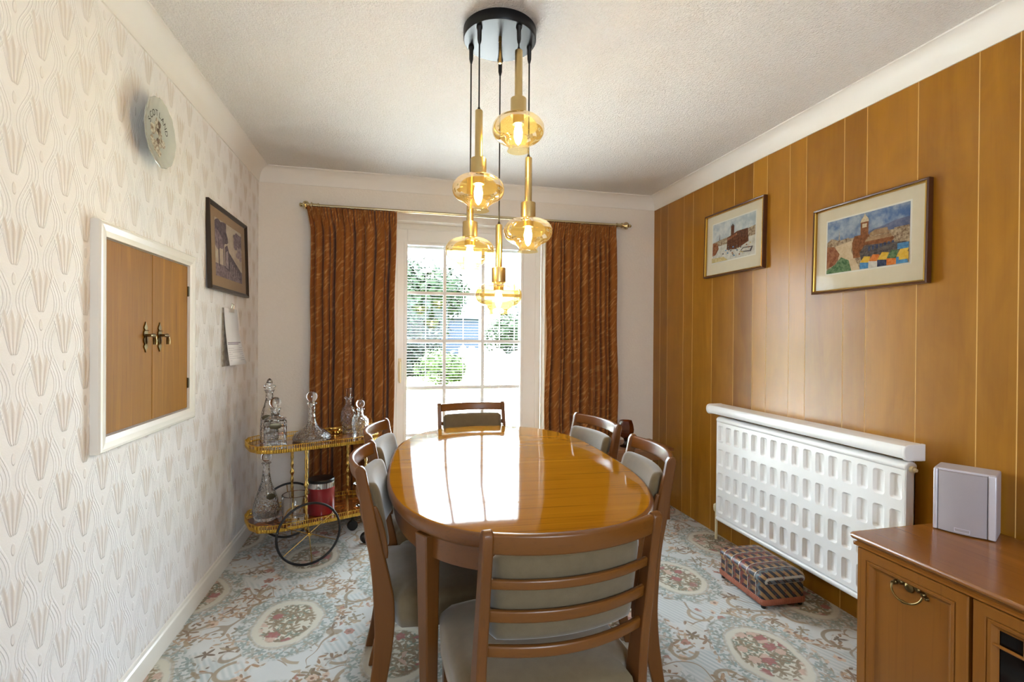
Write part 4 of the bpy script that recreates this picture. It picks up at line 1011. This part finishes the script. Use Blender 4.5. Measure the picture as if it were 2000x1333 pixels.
# ================================================================ drinks trolley
TR = thing('drinks_trolley', 'gilt two tier drinks trolley with large thin wheels in the left corner', 'trolley', (-0.461, 3.131, 0), math.radians(23.2))
def tray_outline(hx, hy, n=120):
    out = []
    for k in range(n):
        t = 2*PI*k/n; c, s_ = math.cos(t), math.sin(t)
        x, y = hx*math.copysign(abs(c)**0.42, c), hy*math.copysign(abs(s_)**0.42, s_)
        # serpentine ends: a waisted notch beside each corner
        e = abs(x)/hx; f = abs(y)/hy
        x *= 1-0.035*math.exp(-((f-0.62)/0.16)**2)*(e > 0.8)
        y *= 1-0.06*math.exp(-((e-0.86)/0.07)**2)
        out.append((x, y))
    return out
for zf, hx, hy in ((0.64, 0.36, 0.20), (0.215, 0.36, 0.20)):
    ol = tray_outline(hx, hy)
    m = MB(); m.prism_z([(x*0.985, y*0.975) for x, y in ol], zf-0.008, zf); tr = m.build('tray', M['tray'], TR, smooth=False)
    m = MB()
    R = []
    for s_, z in ((0.975, zf-0.016), (1.0, zf-0.013), (1.006, zf-0.004), (1.002, zf+0.004), (0.992, zf+0.004), (0.97, zf-0.009)):
        R.append([(x*s_, y*s_, z) for x, y in ol])
    R.append(R[0]); m.rings(R, False, False)
    R = []
    for k in range(8):
        a = 2*PI*k/8; R.append([(x*(1.0+0.0022/0.3*math.cos(a)), y*(1.0+0.0022/0.2*math.cos(a)), zf+0.024+0.0026*math.sin(a)) for x, y in ol])
    R.append(R[0]); m.rings(R, False, False)
    acc = 0.0; last = ol[-1]
    for (x, y) in ol+ol[:1]:
        L_ = math.hypot(x-last[0], y-last[1]); n_ = max(1, int(L_/0.011))
        for q in range(n_):
            t = (q+0.5)/n_; bx_, by_ = last[0]+(x-last[0])*t, last[1]+(y-last[1])*t
            m.box((bx_-0.0016, by_-0.0016, zf+0.003), (bx_+0.0016, by_+0.0016, zf+0.023))
        last = (x, y)
    m.build('gallery', M['gold_gallery'], tr, angle=40)
def turned(x, y, z0, z1):
    m = MB(); n = 60; prof = []
    for k in range(n+1):
        t = k/n; r = 0.0065+0.003*abs(math.sin(t*PI*9))**2+0.0035*math.exp(-((t-0.5)/0.03)**2)+0.003*math.exp(-((t-0.22)/0.02)**2)+0.003*math.exp(-((t-0.78)/0.02)**2)
        prof.append((r, z0+(z1-z0)*t))
    m.lathe(prof, 14, (x, y, 0)); return m.build('column', M['brass'], TR)
for sx in (-0.088, 0.25):
    for sy in (-0.165, 0.165): turned(sx, sy, 0.216, 0.633)
for sy in (-1, 1):
    m = MB(); wy = sy*0.232
    m.tube([(-0.088+0.166*math.cos(2*PI*k/64), wy, 0.1725+0.166*math.sin(2*PI*k/64)) for k in range(64)], 0.0065, 10, closed=True)
    tyre = m.build('wheel_tyre', M['black_rub'], TR)
    m = MB()
    for k in range(6):
        a = 2*PI*k/6+0.62; m.tube([(-0.088, wy, 0.1725), (-0.088+0.162*math.cos(a), wy, 0.1725+0.162*math.sin(a))], 0.0024, 8)
    m.tube([(-0.088, wy-sy*0.03, 0.1725), (-0.088, wy+sy*0.014, 0.1725)], 0.011, 12); m.tube([(-0.088, wy+sy*0.014, 0.1725), (-0.088, wy+sy*0.024, 0.1725)], 0.006, 12)
    m.build('spokes', M['brass'], tyre)
m = MB(); m.tube([(-0.088, -0.21, 0.1725), (-0.088, 0.21, 0.1725)], 0.006, 10)
for sy in (-1, 1): m.tube([(-0.088, sy*0.165, 0.1725), (-0.088, sy*0.165, 0.205)], 0.007, 10)
m.build('axle', M['brass'], TR)
for sy in (-1, 1):
    m = MB(); m.tube([(0.27, sy*0.12, 0.205), (0.27, sy*0.12, 0.06)], 0.008, 10); m.tube([(0.27, sy*0.12-0.012, 0.032), (0.27, sy*0.12+0.012, 0.032)], 0.032, 18); m.build('caster', M['black_rub'], TR)
ca_, sa_ = math.cos(math.radians(23.2)), math.sin(math.radians(23.2))
def on_tray(s_, n): return (-0.461+ca_*s_-sa_*n, 3.131+sa_*s_+ca_*n)
UT, LT = 0.6402, 0.2152
def hollow(out, inn): return out+list(reversed(inn))
def stopper(parent, z, kind, r):
    m = MB()
    if kind == 'ball':
        m.lathe([(0.006, z-0.02), (0.008, z), (0.010, z+0.004)]+[(max(0.001, r*math.cos(a)), z+0.004+r*0.9+r*math.sin(a)) for a in [math.radians(-62+152*k/14) for k in range(15)]], 28)
    if kind == 'spire':
        m.lathe([(0.008, z-0.02), (0.010, z), (0.020, z+0.004), (0.033, z+0.014), (0.034, z+0.022), (0.024, z+0.030), (0.018, z+0.040), (0.013, z+0.055), (0.005, z+0.064), (0.001, z+0.066)], 10)
    if kind == 'flare':
        m.lathe([(0.009, z-0.02), (0.011, z), (0.014, z+0.012), (0.019, z+0.045), (0.021, z+0.052), (0.014, z+0.054), (0.001, z+0.052)], 8)
    m.build('stopper', M['crystal_clear'], parent, angle=40)
def label_tag(parent, cx, cy, z, ang, r=0.028):
    m = MB(); d = Vector((math.sin(ang), -math.cos(ang), 0)); t = Vector((math.cos(ang), math.sin(ang), 0)); c0 = Vector((cx, cy, z))
    R = []
    for hh_, s_ in ((0.0, 1.0), (0.003, 1.0), (0.004, 0.85), (0.004, 0.05)):
        R.append([tuple(c0+d*hh_+t*(r*s_*math.cos(2*PI*k/24))+Vector((0, 0, 0.017*s_*math.sin(2*PI*k/24)))) for k in range(24)])
    m.rings(R)
    lo = m.build('decanter_label', M['pewter'], parent); return lo
def chain(parent, rn, zn, ctr, r, ang):
    d = Vector((math.sin(ang), -math.cos(ang), 0)); t = Vector((math.cos(ang), math.sin(ang), 0)); m = MB()
    # simple neck loop plus two drops
    m.tube([tuple(Vector((0, 0, zn))+t*rn*math.cos(2*PI*k/20)+d*rn*math.sin(2*PI*k/20)) for k in range(20)], 0.0011, 6, closed=True)
    c0 = Vector(ctr)
    for s_ in (-1, 1): m.tube([tuple(Vector((0, 0, zn))+t*s_*rn*0.7+d*rn*0.7), tuple((Vector((0, 0, zn))+t*s_*rn*0.7+d*rn*0.7)*0.4+(c0+t*s_*r*0.8)*0.6+d*0.006), tuple(c0+t*s_*r*0.8+d*0.002)], 0.0011, 6)
    m.build('label_chain', M['pewter'], parent)
# direction of the camera for hanging labels: roughly -y
x, y = on_tray(-0.235, 0.068)
D1 = thing('decanter', 'tall slim crystal decanter with pointed stopper, leftmost on the top tray', 'decanter', (x, y, UT), 0, 'crystal decanters on the trolley')
out = [(0.001, 0.0), (0.046, 0.0), (0.050, 0.006), (0.049, 0.06), (0.046, 0.13), (0.043, 0.17), (0.036, 0.195), (0.026, 0.225), (0.020, 0.25), (0.019, 0.285), (0.025, 0.298), (0.030, 0.304)]
inn = [(0.001, 0.02), (0.042, 0.022), (0.044, 0.06), (0.041, 0.13), (0.038, 0.168), (0.031, 0.19), (0.021, 0.222), (0.015, 0.25), (0.014, 0.29), (0.022, 0.303)]
m = MB(); m.lathe(hollow(out, inn), 36); m.build('body', M['crystal'], D1)
stopper(D1, 0.305, 'spire', 0.02); label_tag(D1, 0, -0.052, 0.150, 0.0, 0.026); chain(D1, 0.022, 0.245, (0, -0.05, 0.155), 0.026, 0.0)
x, y = on_tray(-0.235, -0.100)
D2 = thing('decanter', 'square cut crystal decanter with round stopper and dark label on the top tray', 'decanter', (x, y, UT), math.radians(12), 'crystal decanters on the trolley')
m = MB(); R = []
def sq(hw_, z, r): return [(a, b, z) for a, b in rrect(-hw_, -hw_, hw_, hw_, r, 5)]
R = [sq(0.054, 0.0, 0.006), sq(0.057, 0.004, 0.006), sq(0.057, 0.150, 0.006), sq(0.054, 0.160, 0.012), sq(0.035, 0.170, 0.02), sq(0.022, 0.180, 0.0215), sq(0.020, 0.195, 0.0195), sq(0.024, 0.212, 0.0235), sq(0.029, 0.218, 0.0285),
     sq(0.022, 0.217, 0.0215), sq(0.015, 0.20, 0.0145), sq(0.015, 0.178, 0.0145), sq(0.03, 0.160, 0.02), sq(0.049, 0.150, 0.008), sq(0.049, 0.022, 0.008)]
m.rings(R)
M['crystal_sq'] = mat('diamond_cut_crystal', lambda nt, P: dict(bump=((((sep(P)[0]+sep(P)[2])*150).sin()*((sep(P)[0]-sep(P)[2])*150).sin()+((sep(P)[1]+sep(P)[2])*150).sin()), 0.5, 0.003)), (250, 250, 250), 0.0, trans=1.0, ior=1.5)
m.build('body', M['crystal_sq'], D2)
stopper(D2, 0.218, 'ball', 0.030); label_tag(D2, 0, -0.060, 0.128, 0.0, 0.032); chain(D2, 0.023, 0.192, (0, -0.058, 0.135), 0.032, 0.0)
x, y = on_tray(-0.015, 0.004)
D3 = thing('decanter', 'wide based long necked ship decanter in the middle of the top tray', 'decanter', (x, y, UT), 0, 'crystal decanters on the trolley')
out = [(0.001, 0.0), (0.098, 0.0), (0.106, 0.006), (0.108, 0.016), (0.100, 0.032), (0.078, 0.052), (0.050, 0.070), (0.034, 0.086), (0.024, 0.110), (0.019, 0.150), (0.018, 0.205), (0.024, 0.212), (0.030, 0.216), (0.027, 0.222), (0.018, 0.226)]
inn = [(0.001, 0.014), (0.095, 0.016), (0.090, 0.030), (0.070, 0.046), (0.044, 0.064), (0.028, 0.082), (0.018, 0.108), (0.013, 0.15), (0.012, 0.2), (0.013, 0.225)]
m = MB(); m.lathe(hollow(out, inn), 48, fn=lambda r, a, z: r*(1+0.016*math.cos(16*a)*(0.02 < r)*(z < 0.08)))
m.build('body', M['crystal'], D3); stopper(D3, 0.226, 'ball', 0.031)
x, y = on_tray(0.235, 0.105)
D4 = thing('decanter', 'slender dark looking cut decanter with flared stopper in front of the curtain', 'decanter', (x, y, UT), 0, 'crystal decanters on the trolley')
out = [(0.001, 0.0), (0.034, 0.0), (0.036, 0.006), (0.034, 0.02), (0.040, 0.05), (0.048, 0.09), (0.049, 0.12), (0.042, 0.15), (0.026, 0.172), (0.019, 0.185), (0.018, 0.215), (0.026, 0.222), (0.026, 0.228), (0.018, 0.232)]
inn = [(0.001, 0.016), (0.029, 0.018), (0.029, 0.026), (0.035, 0.052), (0.042, 0.09), (0.043, 0.12), (0.036, 0.147), (0.021, 0.168), (0.013, 0.184), (0.013, 0.231)]
m = MB(); m.lathe(hollow(out, inn), 28); m.build('body', M['crystal'], D4, angle=20); stopper(D4, 0.232, 'flare', 0.02)
x, y = on_tray(0.245, -0.085)
CO = thing('coaster', 'thin round glass coaster under the small decanter', 'coaster', (x, y, UT))
m = MB(); m.lathe([(0.0, 0), (0.052, 0), (0.054, 0.004), (0.0, 0.0045)], 32); m.build('disc', M['crystal_clear'], CO)
D5 = thing('decanter', 'small round shouldered crystal decanter with ball stopper nearest the chairs', 'decanter', (x, y, UT+0.0047), 0, 'crystal decanters on the trolley')
out = [(0.001, 0.0), (0.036, 0.0), (0.038, 0.006), (0.036, 0.018), (0.044, 0.05), (0.051, 0.085), (0.049, 0.105), (0.036, 0.122), (0.022, 0.130), (0.017, 0.140), (0.017, 0.160), (0.026, 0.167), (0.024, 0.172), (0.016, 0.174)]
inn = [(0.001, 0.014), (0.030, 0.016), (0.031, 0.024), (0.038, 0.052), (0.045, 0.085), (0.043, 0.102), (0.031, 0.116), (0.016, 0.126), (0.011, 0.14), (0.012, 0.172)]
m = MB(); m.lathe(hollow(out, inn), 28); m.build('body', M['crystal'], D5, angle=20); stopper(D5, 0.174, 'ball', 0.026)
x, y = on_tray(0.16, 0.135)
BC = thing('brass_dish', 'little round brass dish at the back edge of the top tray', 'dish', (x, y, UT))
m = MB(); m.lathe([(0.001, 0.0), (0.03, 0.0), (0.032, 0.003), (0.026, 0.008), (0.026, 0.014), (0.036, 0.022), (0.038, 0.030), (0.034, 0.030), (0.030, 0.022), (0.001, 0.016)], 24); m.build('dish_body', M['brass'], BC)
x, y = on_tray(0.312, 0.018)
BK = thing('wire_basket', 'small gold wire basket with hoop handle at the right end of the top tray', 'basket', (x, y, UT), math.radians(23))
BK.scale = (0.74, 0.74, 0.9)
m = MB()
for rr, z in ((0.036, 0.003), (0.050, 0.04), (0.062, 0.07)): m.tube([(rr*1.1*math.cos(2*PI*k/28), rr*0.8*math.sin(2*PI*k/28), z) for k in range(28)], 0.0018, 6, closed=True)
for k in range(14):
    a = 2*PI*k/14; m.tube([(0.036*1.1*math.cos(a), 0.036*0.8*math.sin(a), 0.003), (0.05*1.1*math.cos(a+0.2), 0.05*0.8*math.sin(a+0.2), 0.04), (0.062*1.1*math.cos(a+0.4), 0.062*0.8*math.sin(a+0.4), 0.07)], 0.0014, 6)
m.build('wire_body', M['brass'], BK)
m = MB(); m.tube([(-0.066*math.cos(PI*k/16), 0.0, 0.07+0.06*math.sin(PI*k/16)) for k in range(17)], 0.002, 6); m.build('hoop_handle', M['brass'], BK)
# lower shelf
x, y = on_tray(-0.258, 0.020)
D6 = thing('decanter', 'bell shaped cut crystal decanter on the lower tray by the wall', 'decanter', (x, y, LT), 0, 'crystal decanters on the trolley')
out = [(0.001, 0.0), (0.052, 0.0), (0.060, 0.008), (0.070, 0.035), (0.071, 0.06), (0.062, 0.11), (0.045, 0.160), (0.027, 0.21), (0.020, 0.25), (0.018, 0.30), (0.024, 0.312), (0.027, 0.32), (0.018, 0.325)]
inn = [(0.001, 0.018), (0.050, 0.02), (0.063, 0.038), (0.064, 0.06), (0.055, 0.108), (0.038, 0.156), (0.021, 0.208), (0.014, 0.25), (0.012, 0.3), (0.014, 0.324)]
m = MB(); m.lathe(hollow(out, inn), 40); m.build('body', M['crystal'], D6); stopper(D6, 0.325, 'ball', 0.026)
label_tag(D6, 0.035, -0.048, 0.140, 0.5, 0.024); chain(D6, 0.021, 0.25, (0.03, -0.044, 0.146), 0.024, 0.5)
x, y = on_tray(-0.125, -0.088)
JG = thing('ice_bowl', 'clear straight sided glass ice bowl on the lower tray behind the front wheel', 'bowl', (x, y, LT))
m = MB(); m.lathe([(0.001, 0), (0.066, 0), (0.070, 0.006), (0.074, 0.145), (0.071, 0.147), (0.066, 0.145), (0.063, 0.03), (0.001, 0.026)], 40); m.build('bowl_body', M['crystal_clear'], JG)
x, y = on_tray(0.028, -0.046)
IB = thing('ice_bucket', 'red ice bucket with steel rim and black lid on the lower tray', 'ice bucket', (x, y, LT))
m = MB(); m.lathe([(0.0, 0), (0.072, 0), (0.075, 0.004), (0.075, 0.155), (0.0, 0.155)], 40); m.build('bucket_body', M['red_metal'], IB)
m = MB(); m.lathe([(0.0, 0.1551), (0.0762, 0.1551), (0.0762, 0.185), (0.0, 0.185)], 40); m.build('steel_rim', M['chrome'], IB)
m = MB(); m.lathe([(0.0, 0.1852), (0.073, 0.1852), (0.074, 0.197), (0.070, 0.203), (0.03, 0.206), (0.001, 0.206)], 40); m.build('lid', M['black_plastic'], IB)
x, y = on_tray(0.262, -0.06)
WG = thing('cocktail_glass', 'clear stemmed cocktail glass at the right end of the lower tray', 'glass', (x, y, LT))
m = MB(); m.lathe([(0.0, 0), (0.032, 0), (0.032, 0.002), (0.006, 0.006), (0.003, 0.012), (0.003, 0.085), (0.006, 0.09), (0.05, 0.135), (0.049, 0.136), (0.004, 0.094), (0.0, 0.093)], 28); m.build('glass_body', M['crystal_clear'], WG)

# ================================================================ the garden beyond the door
GZ = -0.15
def grass(nt, P): 
    n = noise(P, 1.5, 5, 0.7)
    return dict(base=mixc(n, srgb(84, 100, 48), srgb(120, 132, 72)))
m = MB(); m.box((-30, YB+0.24, GZ-0.2), (30, 60, GZ)); struct(m.build('ground', mat('lawn', grass, rough=0.95)))
m = MB(); m.box((-6, YB+0.25, GZ), (2.4, 12.6, GZ+0.02)); tag(m.build('patio', mat('pale_paving', lambda nt, P: dict(base=mixc(noise(P, 6, 3), srgb(206, 200, 188), srgb(224, 220, 210))), rough=0.8)), kind='structure')
FN = thing('garden_fence', 'pale garden fence with arched panels on the right beyond the door', 'fence', (2.62, 7.0, GZ))
M['fence'] = mat('pale_fence_wood', lambda nt, P: dict(base=mixc(noise(comb(nt, sep(P)[0], sep(P)[1]*12, sep(P)[2]*0.4), 4, 3), srgb(112, 92, 84), srgb(140, 120, 110))), rough=0.8)
yy = 0.0; 
for k in range(6):
    m = MB(); L_ = 2.15
    for b in range(14):
        y0 = yy+L_*b/14; y1 = yy+L_*(b+1)/14-0.012
        t0, t1 = (b/14-0.5)*2, ((b+1)/14-0.5)*2
        h0, h1 = 0.98+0.17*(1-t0*t0), 0.98+0.17*(1-t1*t1)
        m.rings([[(-0.01, y0, 0.03), (-0.01, y1, 0.03), (-0.01, y1, h1), (-0.01, y0, h0)], [(0.01, y0, 0.03), (0.01, y1, 0.03), (0.01, y1, h1), (0.01, y0, h0)]])
    m.box((0.01, yy, 0.25), (0.04, yy+L_, 0.33)); m.box((0.01, yy, 0.8), (0.04, yy+L_, 0.88))
    m.build('fence_panel', M['fence'], FN, smooth=False)
    m = MB(); m.box((-0.04, yy+L_, 0), (0.04, yy+L_+0.1, 1.02)); m.build('fence_post', M['fence'], FN, smooth=False)
    yy += L_+0.11
def leafmat(name, a, b): return mat(name, lambda nt, P: dict(base=mixc(noise(P, 3.5, 4, 0.7), srgb(*a), srgb(*b))), rough=0.7, spec=0.2)
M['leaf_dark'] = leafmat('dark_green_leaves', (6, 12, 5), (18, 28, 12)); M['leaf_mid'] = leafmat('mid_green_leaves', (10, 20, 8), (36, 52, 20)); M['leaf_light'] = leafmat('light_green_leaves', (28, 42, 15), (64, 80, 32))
M['bark'] = mat('bark', None, (70, 56, 44), 0.9)
def foliage(name, label, cat, loc, rad, lm, n, leaf, trunk=0.0, group=None, seed=1, lumps=5):
    r = random.Random(seed); t = thing(name, label, cat, loc, 0, group)
    m = MB(); cs = [(Vector((0, 0, rad[2]+trunk)), 1.0)]
    for i in range(lumps): cs.append((Vector((r.uniform(-.55, .55)*rad[0], r.uniform(-.55, .55)*rad[1], rad[2]*(1+r.uniform(-.5, .55))+trunk)), r.uniform(0.4, 0.65)))
    for i in range(n):
        c, s_ = cs[i % len(cs)]
        d = Vector((r.gauss(0, 1), r.gauss(0, 1), r.gauss(0, 1))).normalized(); k = s_*r.uniform(0.72, 1.0)
        p_ = c+Vector((d.x*rad[0], d.y*rad[1], d.z*rad[2]))*k
        if p_.z < 0.02: continue
        a = Vector((r.gauss(0, 1), r.gauss(0, 1), r.gauss(0, 1))).normalized(); b = a.cross(d)
        if b.length < 0.1: continue
        b.normalize(); a = (a*0.7+d.cross(b)*0.7).normalized(); L_ = leaf*r.uniform(0.6, 1.3)
        m.add([tuple(p_-a*L_), tuple(p_+b*L_*0.45), tuple(p_+a*L_), tuple(p_-b*L_*0.45)], [(0, 1, 2, 3)])
    m.build('foliage', lm, t, smooth=False)
    m = MB(); m.tube([(0, 0, 0), (0.03, 0.02, (trunk+rad[2])*0.5), (0, 0, trunk+rad[2])], lambda q: 0.05*rad[0]*(1.5-q)+0.01, 10)
    for i in range(5):
        a = i*1.3; m.tube([(0, 0, (trunk+rad[2])*0.5), (0.5*rad[0]*math.cos(a), 0.5*rad[1]*math.sin(a), trunk+rad[2]*1.1)], 0.015*rad[0]+0.004, 6)
    m.build('trunk', M['bark'], t)
foliage('round_bush', 'rounded yellow green bush on the lawn left of the pale fence', 'bush', (1.28, 14.2, GZ), (0.78, 0.7, 0.56), M['leaf_light'], 2600, 0.075, 0, None, 2)
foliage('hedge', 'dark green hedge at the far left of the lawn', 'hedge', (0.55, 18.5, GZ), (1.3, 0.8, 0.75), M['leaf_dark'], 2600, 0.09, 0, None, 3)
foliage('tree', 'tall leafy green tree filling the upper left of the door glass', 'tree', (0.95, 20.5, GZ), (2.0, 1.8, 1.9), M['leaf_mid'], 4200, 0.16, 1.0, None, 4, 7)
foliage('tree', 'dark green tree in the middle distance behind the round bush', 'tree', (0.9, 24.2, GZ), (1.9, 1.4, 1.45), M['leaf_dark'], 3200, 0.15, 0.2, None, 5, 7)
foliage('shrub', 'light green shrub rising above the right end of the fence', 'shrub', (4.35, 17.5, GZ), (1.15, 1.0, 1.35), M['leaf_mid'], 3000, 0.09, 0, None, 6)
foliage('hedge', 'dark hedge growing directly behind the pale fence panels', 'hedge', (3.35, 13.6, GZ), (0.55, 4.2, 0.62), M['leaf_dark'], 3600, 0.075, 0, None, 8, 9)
SH = thing('garden_shed', 'slate blue grey garden building behind the fence', 'shed', (2.6, 27.5, GZ))
M['slate_blue'] = mat('slate_blue_boards', lambda nt, P: dict(base=mixc(noise(comb(nt, sep(P)[0]*0.3, 0, sep(P)[2]*8), 3, 2), srgb(28, 36, 52), srgb(42, 52, 70))), rough=0.8)
m = MB(); m.box((-1.8, -1.2, 0), (1.8, 1.2, 2.5)); m.build('shed_wall', M['slate_blue'], SH, smooth=False)
m = MB(); m.rings([[(-2.0, -1.4, 2.45), (-2.0, 0, 3.45), (-2.0, 1.4, 2.45), (-2.0, 0, 3.30)], [(2.0, -1.4, 2.45), (2.0, 0, 3.45), (2.0, 1.4, 2.45), (2.0, 0, 3.30)]]); m.build('shed_roof', mat('slate_roof', None, (52, 58, 72), 0.7), SH, smooth=False)
HS = thing('neighbour_house', 'pale house with grey roof far beyond the garden', 'house', (8.2, 40, GZ))
m = MB(); m.box((-3.2, -3, 0), (3.6, 3, 5.2)); m.build('house_wall', mat('pale_render', None, (206, 200, 196), 0.9), HS, smooth=False)
m = MB(); m.rings([[(-3.5, -3.3, 5.1), (-3.5, 0, 7.6), (-3.5, 3.3, 5.1)], [(3.9, -3.3, 5.1), (3.9, 0, 7.6), (3.9, 3.3, 5.1)]]); m.build('house_roof', mat('grey_tiles', lambda nt, P: dict(base=mixc((sep(P)[2]*25).sin()*0.5+0.5, srgb(132, 130, 142), srgb(170, 168, 178))), rough=0.8), HS, smooth=False)
for wx in (-1.6, 1.4):
    m = MB(); m.box((wx-0.6, -3.02, 3.2), (wx+0.6, -2.98, 4.4)); m.build('house_window', mat('far_window', None, (90, 100, 112), 0.2), HS, smooth=False)
